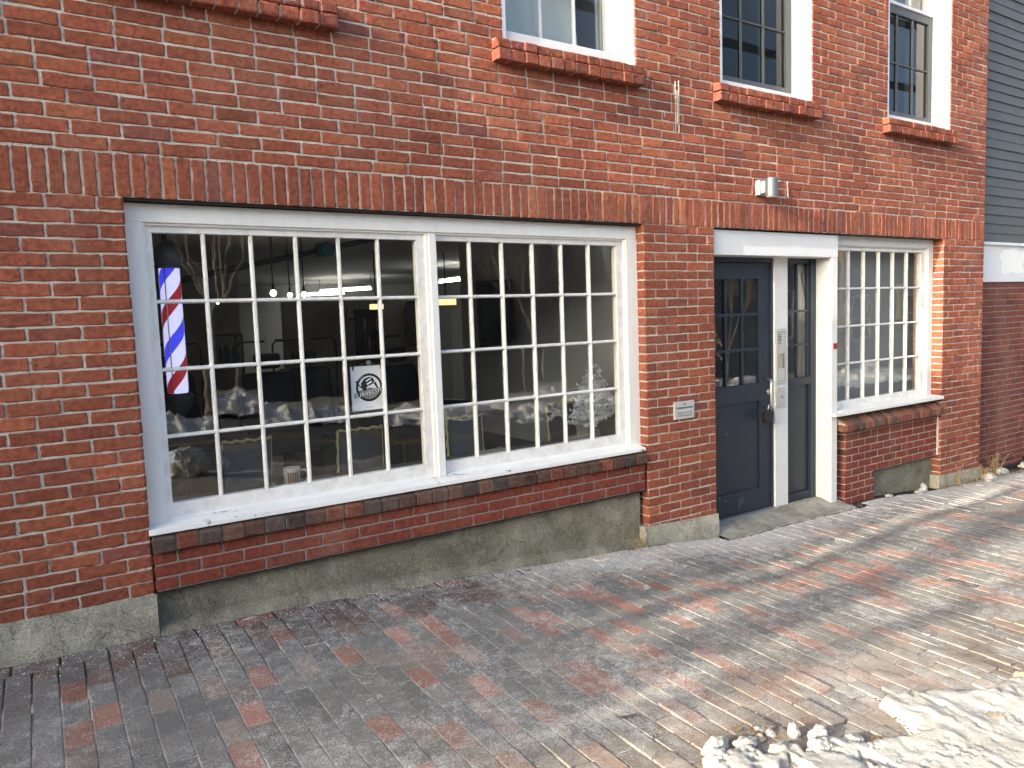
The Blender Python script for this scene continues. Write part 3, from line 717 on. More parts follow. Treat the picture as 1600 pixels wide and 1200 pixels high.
while z < 6.4:
    xa = 7.99
    while xa < 15.:
        xb = min(15., xa + rng.uniform(2.2, 3.6)); d_ = rng.normal(0, .0016); e_ = rng.normal(0, .0012)
        cb.prism([(.128 + d_, z + e_), (.142 + d_, z + .118), (.30, z + .118), (.30, z + e_)], 'x', xa + .001, xb - .001); xa = xb
    z += .1015
part(cb, 'clapboards', M['siding'], house)
part(MB().box(9.35, 12.2, .02, .30, -.9, -.36).box(8.72, 9.4, .09, .3, -.9, -.42), 'foundation', M['dark'], house)
pt = MB(); q = []
for i in range(28):
    a = 2 * math.pi * i / 28; r = 1 + .10 * math.sin(5 * a) + .06 * math.sin(9 * a + 1)
    q.append((8.93 + .27 * r * max(-1, min(1, 1.3 * math.cos(a))), 1.955 + .135 * r * max(-1, min(1, 1.25 * math.sin(a)))))
pt.add([(x, .1265, z) for x, z in q], [tuple(range(28))])
part(pt, 'patch', simple('fresh_patch_paint', (.83, .83, .82), .7, bscale=60, bdist=.004), house)

# ------------------------------------------------------------------ fittings on the front
lamp = thing('wall_lamp', 'grey cylinder downlight fixed above the navy door', 'lamp', (4.385, 0, 2.46))
part(MB().box(4.330, 4.445, -.040, .004, 2.408, 2.524), 'wall_plate', M['galv'], lamp, bevel=.004)
part(MB().box(4.362, 4.412, -.075, -.040, 2.425, 2.515), 'arm', M['alu'], lamp, bevel=.003)
part(MB().lathe((4.390, -.108, 2.393), [(.042, .004), (.048, .0), (.050, .004), (.050, .134), (.046, .138)], 40), 'housing', M['alu_dark'], lamp, smooth=False)
part(MB().lathe((4.390, -.108, 2.393), [(.040, -.005), (.042, .003)], 32), 'lens', simple('frosted_lens', (.75, .72, .62), .4), lamp)

def text(body, size, x, z, y, mat, parent, name, align='CENTER', off=0., rot=0., depth=.0004, shear=0., sx=1.):
    cu = bpy.data.curves.new(name, 'FONT'); cu.body = body; cu.size = size; cu.align_x = align; cu.offset = off; cu.extrude = depth; cu.shear = shear
    t = bpy.data.objects.new('tmp_text', cu); COL.objects.link(t)
    dg = bpy.context.evaluated_depsgraph_get(); me = bpy.data.meshes.new_from_object(t.evaluated_get(dg))
    bpy.data.objects.remove(t)
    me.transform(Matrix.Translation((x, y, z)) @ Matrix.Rotation(rot, 4, 'Y') @ Matrix.Rotation(R(90), 4, 'X') @ Matrix.Scale(sx, 4, (1, 0, 0)))
    me.materials.clear(); me.materials.append(mat); me.name = name
    o = bpy.data.objects.new(name, me); COL.objects.link(o); o.parent = parent
    w = Vector((0, 0, 0)); r = parent
    while r is not None: w += r.location; r = r.parent
    me.transform(Matrix.Translation(-w)); return o
ink = simple('plaque_lettering', (.03, .035, .035), .6)
plaque = thing('address_plaque', 'small grey address plaque screwed to the brick pier', 'sign', (3.504, 0, .79))
part(MB().box(3.401, 3.607, -.012, .003, .7255, .8575), 'board', simple('plaque_board', (.46, .48, .44), .5, nscale=20, namp=.06), plaque, bevel=.0015)
for body, sz, z, of in (('415', .019, .829, .0004), ('Cumberland Avenue', .0212, .8035, .0005), ('Units 12, 14, 15, 22', .0182, .766, .0), ('24, 26 & Comm. #2', .0182, .7455, .0)):
    text(body, sz, 3.504, z, -.0126, ink, plaque, 'lettering', off=of, sx=1.02)
for x in (3.4135, 3.5945):
    for z in (.738, .845): part(MB().tube([(x, -.0115, z), (x, -.0145, z)], [.0042, .003], 10), 'screw', M['galv'], plaque)

ic = thing('intercom', 'tall aluminium intercom panel set on the white door post', 'intercom', (4.865, .18, 1.107))
ent(MB().box(4.893, 5.024, .238, .252, .858, 1.341), 'plate', M['alu'], ic, bevel=.003)
ent(MB().box(4.909, 5.008, .2355, .239, .880, .888).box(4.909, 5.008, .2355, .239, 1.309, 1.317).box(4.903, 4.909, .2355, .239, .880, 1.317).box(5.008, 5.014, .2355, .239, .880, 1.317), 'bezel', M['galv'], ic, bevel=.001)
for z in (1.290, 1.274, 1.261, 1.248, 1.235, 1.216): ent(MB().box(4.917, 4.962, .2364, .2385, z - .0025, z + .0025), 'speaker_slot', M['black'], ic)
brass = simple('brass_button', (.50, .38, .16), .4, .6)
for i in range(8):
    for xx, mt in ((4.924, brass), (4.955, brass), (4.986, M['black'])):
        ent(MB().box(xx - .009, xx + .009, .2345, .2385, 1.118 - i * .0168 - .0045, 1.118 - i * .0168 + .0045), 'call_button', mt, ic)
ks = thing('key_switch_plate', 'square aluminium key switch plate below the intercom', 'switch plate', (4.865, .18, .753))
ent(MB().box(4.899, 5.016, .236, .252, .652, .831), 'plate', M['alu'], ks, bevel=.003)
ent(MB().box(4.916, 4.999, .2335, .2365, .680, .800), 'cover', M['alu'], ks, bevel=.002)
ent(MB().tube([(4.962, .2332, .742), (4.962, .2325, .742)], [.009, .009], 12), 'keyhole', M['black'], ks)
safe = thing('key_safe', 'black key lockbox hanging from the door handle', 'lockbox', (4.632, .131, .616))
ent(MB().box(4.672, 4.772, .165, .225, .548, .645), 'body', M['black'], safe, bevel=.012, segs=3)
ent(MB().tube([(4.728, .195, .64), (4.728, .195, .672), (4.735, .195, .690), (4.752, .196, .700), (4.769, .197, .690), (4.775, .198, .672), (4.772, .197, .630)], .0055, 8), 'shackle', M['steel'], safe, smooth=True)
rt_ = thing('red_tag', 'small dark red square tag on the white column', 'tag', (5.40, .033, 1.166))
ent(MB().box(5.512, 5.562, .0955, .1005, 1.134, 1.186), 'tag_plate', M['red'], rt_, bevel=.001)

# poster hung inside the shop window
po = thing('poster', 'white poster with a black ring emblem hung inside the shop window', 'poster', (1.088, .15, 1.145))
pw = simple('poster_paper', (.95, .95, .97), .45, nscale=3, namp=.03); pk_ = simple('poster_ink', (.012, .012, .014), .5); pg = simple('poster_grey_ink', (.30, .29, .25), .5)
part(MB().box(.988, 1.190, .1500, .1530, 1.015, 1.2745), 'sheet', pw, po, bevel=.0008, segs=1)
def disc(cx, cz, r0, r1, y, mat, name, n=48, a0=0., a1=2 * math.pi, ex=1.):
    V = []; F = []
    for i in range(n + 1):
        a = a0 + (a1 - a0) * i / n
        V += [(cx + r0 * math.cos(a) * ex, y, cz + r0 * math.sin(a)), (cx + r1 * math.cos(a) * ex, y, cz + r1 * math.sin(a))]
    F = [(2 * i, 2 * i + 1, 2 * i + 3, 2 * i + 2) for i in range(n)]
    return part(MB().add(V, F), name, mat, po)
disc(1.098, 1.148, .068, .082, .1494, pk_, 'ring')
disc(1.098, 1.148, .0, .068, .1491, pg, 'ring_base', 24, math.pi * 1.08, math.pi * 1.92)
# generic barber motif: slick quiff and an open razor
mot = MB()
def blob(pts, y): mot.add([(1.098 + x, y, 1.150 + z) for x, z in pts], [tuple(range(len(pts)))])
blob([(-.048, -.004), (-.050, .024), (-.030, .050), (.000, .060), (.024, .052), (.034, .034), (.026, .020), (.006, .010), (-.014, .004), (-.022, -.018), (-.034, -.020)], .1490)
blob([(-.084, .036), (-.032, .072), (-.027, .066), (-.080, .030)], .1488); blob([(-.082, .030), (-.050, -.004), (-.045, .001), (-.077, .036)], .1488)
blob([(.028, .020), (.040, .030), (.060, -.020), (.056, -.026)], .1490)
part(mot, 'motif', pk_, po)
mo2 = MB(); mot = mo2
blob([(-.022, .038), (.004, .052), (.016, .048), (-.016, .032)], .1486); blob([(-.018, .020), (.012, .036), (.022, .030), (-.010, .012)], .1486); blob([(-.078, .0345), (-.032, .067), (-.031, .069), (-.079, .0365)], .1486)
part(mo2, 'motif_highlight', pw, po)
text('SUAVECITO', .0365, 1.100, 1.105, .1488, pk_, po, 'lettering', off=.0026, rot=R(-9), sx=.98)
text('SUAVECITO', .0365, 1.100, 1.105, .1480, pw, po, 'lettering', off=.0003, rot=R(-9), sx=.98)
part(MB().box(1.072, 1.118, .1494, .1499, 1.0315, 1.0335), 'small_print', pg, po)
part(MB().tube([(.998, .1515, 1.262), (1.091, .1500, 1.292)], .0009, 5).tube([(1.091, .1500, 1.292), (1.184, .1515, 1.268)], .0009, 5), 'string', M['galv'], po)
part(MB().tube([(1.091, .124, 1.294), (1.091, .138, 1.294), (1.091, .146, 1.294)], [.014, .010, .004], 14), 'suction_cup', simple('suction_cup', (.25, .26, .27), .3), po)
for x in (1.004, 1.176): part(MB().box(x - .004, x + .004, .1485, .1545, 1.252, 1.277), 'clip', M['black'], po)
cd = thing('price_card', 'tiny white card in the lowest left window pane', 'card', (.014, .14, .88))
part(MB().box(.004, .028, .130, .1315, .852, .906), 'card_face', simple('card', (.62, .62, .60), .7), cd)

# barber pole
bp = thing('barber_pole', 'lit barber pole with red, white and blue spiral stripes', 'barber pole', (.098, .32, 1.2))
V = []; F = []; n = 72; mrow = 96; z0, z1, r = 1.190, 1.842, .0505
stripe = MB(); stripe_w = [emit('pole_white', (.66, .64, 1.0), .20, (.6, .6, .6)), emit('pole_red', (.42, .02, .035), .09, (.5, .02, .03)), emit('pole_blue', (.05, .06, .75), .22, (.03, .03, .4))]
for j in range(mrow + 1):
    for i in range(n):
        a = 2 * math.pi * i / n; z = z0 + (z1 - z0) * j / mrow
        tw = a + (z - z0) * 16.4        # twist that makes the spiral
        stripe.v.append((.098 + r * math.cos(tw), .32 + r * math.sin(tw), z)); stripe.c.append((1, 1, 1, 1))
for j in range(mrow):
    for i in range(n):
        stripe.f.append((j * n + i, j * n + (i + 1) % n, (j + 1) * n + (i + 1) % n, (j + 1) * n + i))
        s_ = (i + 27 + 36) / n % 1.
        stripe.mi.append(0 if (s_ % .5) < .27 else (1 if s_ < .5 else 2))
part(stripe, 'striped_drum', stripe_w, bp, smooth=True)
part(MB().lathe((.098, .32, 1.842), [(.072, .0), (.074, .012), (.066, .018), (.066, .034), (.070, .040), (.068, .075), (.052, .112), (.030, .138), (.012, .150)], 32), 'cap', simple('pole_cap', (.05, .05, .052), .4), bp, smooth=True)
part(MB().lathe((.098, .32, 1.06), [(.02, 0), (.05, .03), (.070, .09), (.074, .118), (.060, .130)], 32), 'base', M['black'], bp, smooth=True)
for a in (.5, 2.4, 4.2): part(MB().tube([(.098 + .064 * math.cos(a), .32 + .064 * math.sin(a), 1.18), (.098 + .064 * math.cos(a), .32 + .064 * math.sin(a), 1.85)], .003, 6), 'rod', M['steel'], bp, smooth=True)
part(MB().box(.075, .121, .385, .40, 1.25, 1.80).box(.085, .111, .37, .39, 1.30, 1.75).tube([(.098, .40, 1.3), (.098, .42, 2.40)], .012, 6), 'bracket', M['black'], bp)

# ------------------------------------------------------------------ things inside the shop, placed on image pixel rays at chosen depths
mug = thing('beer_mug', 'pale printed ceramic mug on the window ledge', 'mug', (.66, .3, .60))
part(MB().lathe((.66, .30, .600), [(.044, 0), (.047, .004), (.047, .106), (.049, .112), (.045, .112), (.042, .03)], 28), 'cup', simple('mug_glaze', (.55, .53, .47), .3, nscale=30, namp=.1), mug, smooth=True)
part(MB().tube([(.700, .29, .69), (.730, .285, .695), (.748, .282, .67), (.742, .282, .635), (.725, .285, .618), (.702, .29, .622)], .007, 8), 'handle', simple('mug_handle_glaze', (.6, .58, .52), .3), mug, smooth=True)
bandm = MB()
for i in range(5):
    a = R(-128 + i * 15); bandm.quad(*[(.66 + .0478 * math.cos(a + da), .30 + .0478 * math.sin(a + da), z) for da, z in ((-.1, .62), (.1, .62), (.1, .69), (-.1, .69))])
part(bandm, 'print', simple('mug_print', (.20, .12, .05), .5, nscale=120, namp=.8), mug, fixn=False)

gold = simple('gilt_frame', (.42, .36, .16), .5, .2, nscale=20, namp=.2); seatm = simple('dark_leather', (.02, .018, .018), .4)
FRX = ((.345, .852, .290, 'gilt picture frame behind the mug at the left of the window'), (1.047, .840, .304, 'gilt picture frame beneath the hanging poster'),
       (1.825, .842, .283, 'gilt picture frame just right of the white window mullion'), (2.674, .858, .267, 'gilt picture frame beside the frosted small tree'))
for i, (x0, zt, w, lb) in enumerate(FRX):
    t = thing('picture_frame', lb, 'picture frame', (x0 + w / 2, .6, .55), 'gilt frames leaning in the shop window')
    lean = .28
    def pt_(u, v, d=0.): return (x0 + u - .10 * (v - zt) * -1 * .0, .60 + (zt - v) * -lean + d, v)
    def rail(pts, rr): return MB().tube([pt_(*p) for p in pts], rr, 6)
    m = 14
    top = [(w * j / m, zt + .006 * math.sin(j * 1.9) + (.004 if j % 5 == 2 else 0)) for j in range(m + 1)]
    part(rail(top, [.011 + .003 * math.sin(j * 2.3) for j in range(m + 1)]), 'top_rail', gold, t, smooth=True)
    part(rail([(0.0 + .003 * math.sin(j * 1.7) - .045 * j / m, zt - .36 * j / m) for j in range(m + 1)], [.010 + .003 * math.sin(j * 2.1) for j in range(m + 1)]), 'side_rail', gold, t, smooth=True)
    part(rail([(w - .045 * j / m, zt - .36 * j / m) for j in range(m + 1)], .0028), 'side_rail', gold, t, smooth=True)
    part(MB().add([pt_(.008, zt - .008, .012), pt_(w - .008, zt - .008, .012), pt_(w - .03, zt - .36, .012), pt_(-.012, zt - .36, .012)], [(0, 1, 2, 3)]), 'picture', simple('dark_print', (.035, .033, .03), .3), t, fixn=False)

# frosted artificial tree
ft = thing('frosted_tree', 'small snow frosted artificial tree inside the window', 'tree', (3.03, .46, .56))
part(MB().tube([(3.03, .46, .60), (3.03, .46, 1.15)], [.010, .004], 6).lathe((3.03, .46, .598), [(.05, 0), (.055, .05), (.045, .06)], 16), 'trunk', M['bark'], ft)
nb = MB(); rr = random.Random(3)
for lv in range(11):
    z = .690 + lv * .044; L = .235 * (1 - lv / 11.8) + .02
    for k in range(20 if lv < 8 else 10):
        a = rr.uniform(0, 6.28); l = L * rr.uniform(.75, 1.1); d = Vector((math.cos(a), math.sin(a) * .62, rr.uniform(.05, .4)))
        p0 = Vector((3.03, .46, z))
        for s_ in range(int(l / .005)):
            p = p0 + d * (s_ * .005); w_ = .020 * (1 - .4 * s_ * .006 / L)
            q = Vector((rr.uniform(-1, 1), rr.uniform(-1, 1), rr.uniform(-.6, 1))).normalized() * w_
            sd = d.cross(q).normalized() * .0026; fr_ = rr.random() < .35 + .6 * (s_ * .006 / l)
            nb.m = 1 if fr_ else 0; nb.add([p + sd, p - sd, p + q], [(0, 1, 2)])
            if fr_ and rr.random() < .45:
                e = .009; c = p + q * .9; nb.add([c + Vector((-e, 0, -e)), c + Vector((e, 0, -e)), c + Vector((0, e, e))], [(0, 1, 2)])
part(nb, 'crown', [simple('frosted_needle', (.17, .19, .18), .8), simple('flock_snow', (.85, .86, .86), .9)], ft, fixn=False)

# barber chairs and trolley
pad = simple('black_chair_vinyl', (.012, .012, .014), .45)
def barber_chair(x, y, label, rz=0.):
    t = thing('barber_chair', label, 'chair', (x, y, -.48), 'barber chairs on the shop floor')
    def P_(mb): return mb.xform(Matrix.Translation((x, y, -.48)) @ Matrix.Rotation(rz, 4, 'Z'))
    part(P_(MB().box(-.27, .27, -.28, .26, .92, 1.04)), 'seat', pad, t, bevel=.04, segs=3)
    part(P_(MB().prism([(.20, 1.04), (.32, 1.60), (.42, 1.58), (.32, 1.04)], 'x', -.25, .25)), 'backrest', pad, t, bevel=.035, segs=3)
    part(P_(MB().box(-.12, .12, .32, .41, 1.62, 1.76)), 'headrest', pad, t, bevel=.03, segs=3)
    for s_ in (-1, 1): part(P_(MB().tube([(s_ * .30, .30, 1.12), (s_ * .30, .28, 1.82), (s_ * .27, .27, 1.87), (s_ * .05, .27, 1.87)], .010, 6).box(s_ * .30 - .03, s_ * .30 + .03, -.25, .22, 1.18, 1.23)), 'armrest', M['black'], t)
    part(P_(MB().lathe((0, 0, .0), [(.32, 0), (.32, .04), (.06, .08), (.06, .92)], 24)), 'pedestal', M['black'], t, smooth=False)
barber_chair(1.285, 2.55, 'black barber chair in the middle of the shop', .15); barber_chair(1.64, 2.9, 'black barber chair behind the hanging poster', -.1); barber_chair(.57, 3.1, 'black barber chair nearest the barber pole', .3)
barber_chair(2.55, 2.3, 'black barber chair in front of the side wall mirrors', .5)
tr = thing('tool_trolley', 'black wire trolley of barber tools', 'trolley', (.97, 3.2, -.48))
tb = MB()
for x in (.82, 1.06):
    for y in (3.05, 3.3): tb.tube([(x, y, -.48), (x, y, 1.46)], .010, 5)
for z in (.4, .9, 1.22, 1.46): tb.tube([(.82, 3.05, z), (1.06, 3.05, z)], .008, 5); tb.tube([(.82, 3.3, z), (1.06, 3.3, z)], .008, 5)
part(tb, 'frame', M['black'], tr); part(MB().box(.82, 1.06, 3.05, 3.3, 1.20, 1.22).box(.82, 1.06, 3.05, 3.3, .88, .90), 'shelf', M['black'], tr)
for i in range(6):
    o = part(MB().lathe((.85 + .035 * i, 3.1 + .02 * (i % 2), 1.22), [(.014, 0), (.014, .12), (.006, .14), (.005, .17)], 8), 'bottle', M['black'], None)
    tag(o, 'dark little bottle on the tool trolley', 'bottle', 'bottles on the tool trolley')
# black pipe with a blue valve below the ceiling
pp = thing('ceiling_pipe', 'black pipe with blue valve hung below the shop ceiling', 'pipe', (1.0, 1.6, 1.98))
part(MB().tube([(-.6, 1.8, 1.63), (.37, 1.65, 1.865), (1.30, 1.6, 2.07), (1.9, 1.58, 2.2)], .022, 10), 'pipe_run', M['black'], pp, smooth=True)
for x, z in ((.99, 2.0), (-.2, 1.73)): part(MB().tube([(x, 1.62, z + .02), (x, 1.62, 2.40)], .004, 5), 'hanger', M['black'], pp)
part(MB().tube([(1.30, 1.56, 2.075), (1.42, 1.55, 2.085)], .050, 14).tube([(1.36, 1.50, 2.08), (1.36, 1.48, 2.08)], .055, 12), 'valve', simple('blue_valve', (.02, .12, .17), .5), pp, bevel=.008)
# ceiling tubes, bulbs, lit boxes
tl = emit('fluorescent_tube', (1., .97, .88), 13.); wb = emit('warm_bulb', (1., .80, .52), 5.); wl = emit('warm_light_box', (1., .80, .40), .30)
def tube_light(a, b, label, gap=.05):
    t = thing('tube_light', label, 'light', ((a[0] + b[0]) / 2, (a[1] + b[1]) / 2, a[2]), 'tube lights in the shop')
    part(MB().tube([a, b], .013, 8), 'tube', tl, t)
    up = Vector((0, 0, .05)); part(MB().tube([Vector(a) + up, Vector(b) + up], .02, 4), 'fitting', M['galv'], t)
    for p in (a, b): part(MB().tube([Vector(p) + up, (p[0], p[1], 2.40)], .004, 4), 'hanger', M['black'], t)
tube_light((4.26, 10.38, 2.15), (4.83, 9.16, 2.15), 'lit tube light at the back above the air conditioner'); tube_light((4.42, 11.69, 2.15), (5.05, 11.2, 2.15), 'lit tube light farthest back in the shop')
tube_light((5.227, 7.17, 2.15), (5.263, 6.49, 2.15), 'lit tube light seen right of the window mullion'); tube_light((4.996, 6.0, 2.19), (5.3, 6.3, 2.19), 'short lit tube light above the warm light box')
for (x, z, r_, lb) in ((1.489, 1.845, .030, 'glowing bulb left of the row under the ceiling'), (1.651, 1.824, .023, 'glowing bulb in the middle of the row'), (1.793, 1.829, .026, 'glowing bulb at the right end of the row'), (.963, 1.762, .013, 'tiny glowing bulb near the barber pole')):
    t = thing('spot_bulb', lb, 'bulb', (x, 3.5, z), 'glowing bulbs on the ceiling track')
    part(MB().lathe((x, 3.5, z - r_), [(r_ * .3, 0), (r_ * .9, r_ * .5), (r_, r_), (r_ * .8, r_ * 1.6), (r_ * .4, r_ * 2)], 16), 'bulb_glass', wb, t, smooth=True); part(MB().lathe((x, 3.5, z + r_), [(r_ * .5, 0), (r_ * .5, .05), (.006, .06), (.006, 2.4 - z - r_)], 10), 'holder', M['black'], t)
for (x0, x1, z0_, z1_, lb) in ((2.955, 3.105, 1.68, 1.745, 'small warm light box left of the white mullion'), (3.875, 4.12, 1.712, 1.792, 'larger warm light box right of the white mullion')):
    t = thing('light_box', lb, 'light box', ((x0 + x1) / 2, 4.6, z0_), 'warm light boxes in the shop')
    part(MB().box(x0, x1, 4.58, 4.66, z0_, z1_), 'diffuser', wl, t); part(MB().box(x0 - .015, x1 + .015, 4.60, 4.68, z0_ - .015, z0_ - .001).box(x0 - .015, x1 + .015, 4.60, 4.68, z1_ + .001, z1_ + .015).tube([((x0 + x1) / 2, 4.64, z1_), ((x0 + x1) / 2, 4.64, 2.4)], .008, 5), 'rim', M['black'], t)
# shelves with bottles, air conditioner, mirrors, pictures
sh = thing('bottle_shelf', 'black shelf unit of bottles at the back of the shop', 'shelf', (3.12, 5.1, -.48))
part(MB().box(2.98, 3.26, 5.25, 5.28, -.48, 1.70).box(2.98, 3.0, 5.0, 5.25, -.48, 1.70).box(3.24, 3.26, 5.0, 5.25, -.48, 1.70), 'case', M['black'], sh)
for z in (.9, 1.18, 1.42, 1.66): part(MB().box(3.0, 3.24, 5.0, 5.25, z - .012, z), 'board', M['black'], sh)
for j, z in enumerate((1.18, 1.42)):
    for i in range(4):
        o = part(MB().lathe((3.035 + .055 * i, 5.05, z), [(.018, 0), (.018, .10), (.008, .13), (.008, .17)], 8), 'bottle', [simple('bottle_red', (.25, .03, .02), .3), simple('bottle_pale', (.5, .5, .48), .3), simple('bottle_brown', (.10, .05, .02), .3)][(i + j) % 3], None)
        tag(o, 'small bottle standing on the black shelf unit', 'bottle', 'bottles on the shelf unit')
ac = thing('air_conditioner', 'white wall air conditioner at the back of the shop', 'air conditioner', (3.3, 6.2, 1.55))
part(MB().box(3.22, 3.385, 6.12, 6.28, 1.555, 1.735), 'casing', M['white_clean'], ac, bevel=.01); part(MB().box(3.23, 3.375, 6.115, 6.125, 1.57, 1.59), 'louvre', M['black'], ac)
part(MB().box(2.35, 4.55, 6.30, 6.36, -.48, 1.86), 'shop_partition', M['plaster'], building)
t = thing('wall_mirror', 'dark octagonal wall picture left of the mullion', 'mirror', (4.29, 6.27, 1.48))
pts = [(4.29 + .13 * a, 1.48 + .34 * b) for a, b in ((-1, -.6), (-.6, -1), (.6, -1), (1, -.6), (1, .6), (.6, 1), (-.6, 1), (-1, .6))]
part(MB().prism(pts, 'y', 6.265, 6.295), 'frame', M['black'], t); part(MB().add([(4.29 + (a - 4.29) * .84, 6.263, 1.48 + (b - 1.48) * .9) for a, b in pts], [tuple(range(8))]), 'picture', simple('red_brown_print', (.13, .05, .035), .5), t, fixn=False)
t = thing('wall_mirror', 'dark tilted mirror on the side wall of the shop', 'mirror', (3.33, 2.2, 1.56))
part(MB().prism([(1.93, 1.30), (2.52, 1.24), (2.56, 1.90), (1.97, 1.88)], 'x', 3.24, 3.30), 'frame', M['black'], t); part(MB().add([(3.238, 1.97, 1.33), (3.238, 2.48, 1.28), (3.238, 2.52, 1.86), (3.238, 2.01, 1.84)], [(0, 1, 2, 3)]), 'glass', simple('dark_mirror', (.03, .03, .03), .15), t, fixn=False)
cn = thing('counter', 'dark counter along the side wall of the shop', 'counter', (3.1, 2.2, -.48))
part(MB().box(2.95, 3.33, 1.0, 2.95, .30, .36), 'top', M['black'], cn, bevel=.01); part(MB().box(3.0, 3.33, 1.1, 2.9, -.48, .30), 'cabinet', simple('dark_cabinet', (.05, .035, .03), .6), cn)
rs = thing('red_armchair', 'dark red armchair at the back of the shop', 'armchair', (3.2, 4.2, -.48))
rm = simple('dark_red_upholstery', (.13, .012, .015), .7)
part(MB().box(2.95, 3.28, 3.95, 4.4, .1, .45), 'seat', rm, rs, bevel=.04, segs=3); part(MB().box(2.95, 3.28, 4.35, 4.5, .45, 1.0), 'backrest', rm, rs, bevel=.04, segs=3); part(MB().box(2.97, 3.0, 4.0, 4.4, -.48, .1).box(3.22, 3.25, 4.0, 4.4, -.48, .1), 'leg', M['black'], rs)
wp = thing('lobby_picture', 'small framed notice on the grey blind board behind the side window', 'picture', (7.0, .29, 1.5))
part(MB().box(6.86, 7.06, .28, .30, 1.36, 1.72), 'frame', simple('beige_frame', (.42, .36, .25), .5), wp); part(MB().box(6.885, 7.035, .275, .28, 1.385, 1.695), 'sheet', simple('grey_notice', (.30, .30, .29), .6), wp)

# ------------------------------------------------------------------ paving, road, far pavement
pv = Bricks()
def warp(Pp):
    Pp = Pp.copy(); x, y = Pp[:, 0], Pp[:, 1]
    Pp[:, 2] += ground(x, y) + .006 * np.sin(x * 1.7 + y * 2.1) * np.clip(-y * 2, 0, 1) + .004 * np.sin(x * 4.3 - y * 3.1)
    return Pp
def pcol(y, x):
    t = rng.random(); k = math.exp(rng.normal(0, .10))
    near = y > -.38
    if near: c = (.150, .105, .088) if t < .52 else ((.26, .120, .088) if t < .66 else (.140, .128, .120))
    elif t > .992 and y < -.9: c = (.045, .032, .026)
    else:
        rd = .15 if x < 1. else .20
        c = (.158, .157, .150) if t < .66 else ((.275, .152, .122) if t < .66 + rd else ((.212, .182, .160) if t < .93 else (.228, .168, .143)))
    return tuple(a * k for a in c)
Lp, Wv = .190, .098
x = -3.0; ci = 0
while x < 12.0:                                  # a course laid along the wall first
    x1 = x + Lp + rng.normal(0, .003); y0 = -.025 if not (3.86 < x < 5.58) else -.13
    if not (3.70 < x < 5.60):
        pv.brick((0, 0, -.004), *GD, x + .003, x1 - .003, -.136, y0 - .003, pcol(0, x), jit=1.1, nu=3, nv=1, edge=.005, proud=max(-.0015, rng.normal(.001, .0028)), tilt=2.2, warp=warp)
    x = x1
x = -3.0
while x < 12.0:
    x1 = x + Wv + rng.normal(0, .0008); y = -.139 - (0 if ci % 2 else Lp / 2) 
    if ci % 2 == 0: pv.brick((0, 0, 0), *GD, x + .003, x1 - .003, y + .003, -.142, pcol(-.2, x), jit=1.1, nu=1, nv=1, edge=.005, proud=max(-.002, rng.normal(0, .003)), tilt=2.4, warp=warp)
    lim = -4.12 if x < 5 else -3.9
    while y > lim:
        y1 = y - Lp + rng.normal(0, .0015)
        nearw = y > -.6
        rough_ = y < -1.75 or nearw; sk = .0026 if rough_ else .0005; dk = .001 if rough_ else 0.
        pv.brick((0, 0, 0), *GD, x + .0027, x1 - .0027, y1 + .0025, y - .0025, pcol(y, x), jit=.9 if rough_ else .5, nu=1, nv=2, edge=.0030 if rough_ else .0016, proud=max(-.0022, rng.normal(0, sk)) + dk, tilt=2.6 if rough_ else .5, warp=warp)
        y = y1
    x = x1; ci += 1
js = MB(); nx = 300; ny = 90
gxs = np.linspace(-3.0, 12.0, nx + 1); gys = np.linspace(-4.2, .30, ny)
V = np.array([[gx, gy, -.0040 - ((.03 if 3.75 < gx < 5.65 else .002) if gy > -.03 else 0) - (.004 if gy > -.45 else 0) - (.0025 if gy < -1.75 else 0)] for gx in gxs for gy in gys]); V = warp(V)
js.add(V, [(i * ny + j, (i + 1) * ny + j, (i + 1) * ny + j + 1, i * ny + j + 1) for i in range(nx) for j in range(ny - 1)])
pv.raw(js, 1)
sw = pv.build('sidewalk', [M['paver'], M['joint']]); tag(sw, 'brick sidewalk with dried salt and grey and red pavers', 'sidewalk', kind='structure')
def strip(name, x0, x1, ys, dz, mat, n=60, label=None, cat=None):
    xs_ = np.linspace(x0, x1, n + 1); mb = MB(); m = len(ys)
    for x in xs_:
        for y, d in zip(ys, dz): mb.add([(x, y, float(G(x)) + d)], [])
    for i in range(n):
        for j in range(m - 1): mb.f.append((i * m + j, (i + 1) * m + j, (i + 1) * m + j + 1, i * m + j + 1)); mb.mi.append(0)
    o = mb.build(name, mat, fixn=False); tag(o, label, cat, kind='structure'); return o
strip('road', -60, 60, [-9.3, -6.8, -4.3], [-.21, -.17, -.21], M['asphalt'], label='dark asphalt street', cat='road')
strip('road_marking', -60, 60, [-7.02, -6.92], [-.1685, -.1675], M['yellow'], label='yellow centre line of the street', cat='road marking')
strip('road_marking', -60, 60, [-6.80, -6.70], [-.1665, -.1675], M['yellow'], label='second yellow line beside the first', cat='road marking')
strip('kerb', -60, 60, [-4.3, -4.298, -4.14, -4.138], [-.3, -.085, -.082, -.3], M['kerbstone'], label='granite kerb of the near sidewalk', cat='kerb')
strip('kerb', -60, 60, [-9.46, -9.458, -9.302, -9.30], [-.3, -.10, -.10, -.3], M['kerbstone'], label='granite kerb of the far sidewalk', cat='kerb')
strip('sidewalk', -60, -3.0, [-4.14, .3], [-.085, -.002], M['asphalt'], label='plain paved sidewalk farther up the street', cat='sidewalk')
strip('sidewalk', 12.0, 60, [-4.14, .3], [-.085, -.002], M['paver'], label='brick sidewalk farther down the street', cat='sidewalk')
strip('sidewalk', -60, 60, [-12.6, -9.46], [-.06, -.10], M['slab'], label='concrete sidewalk across the street', cat='sidewalk')
gm = MB(); n = 40
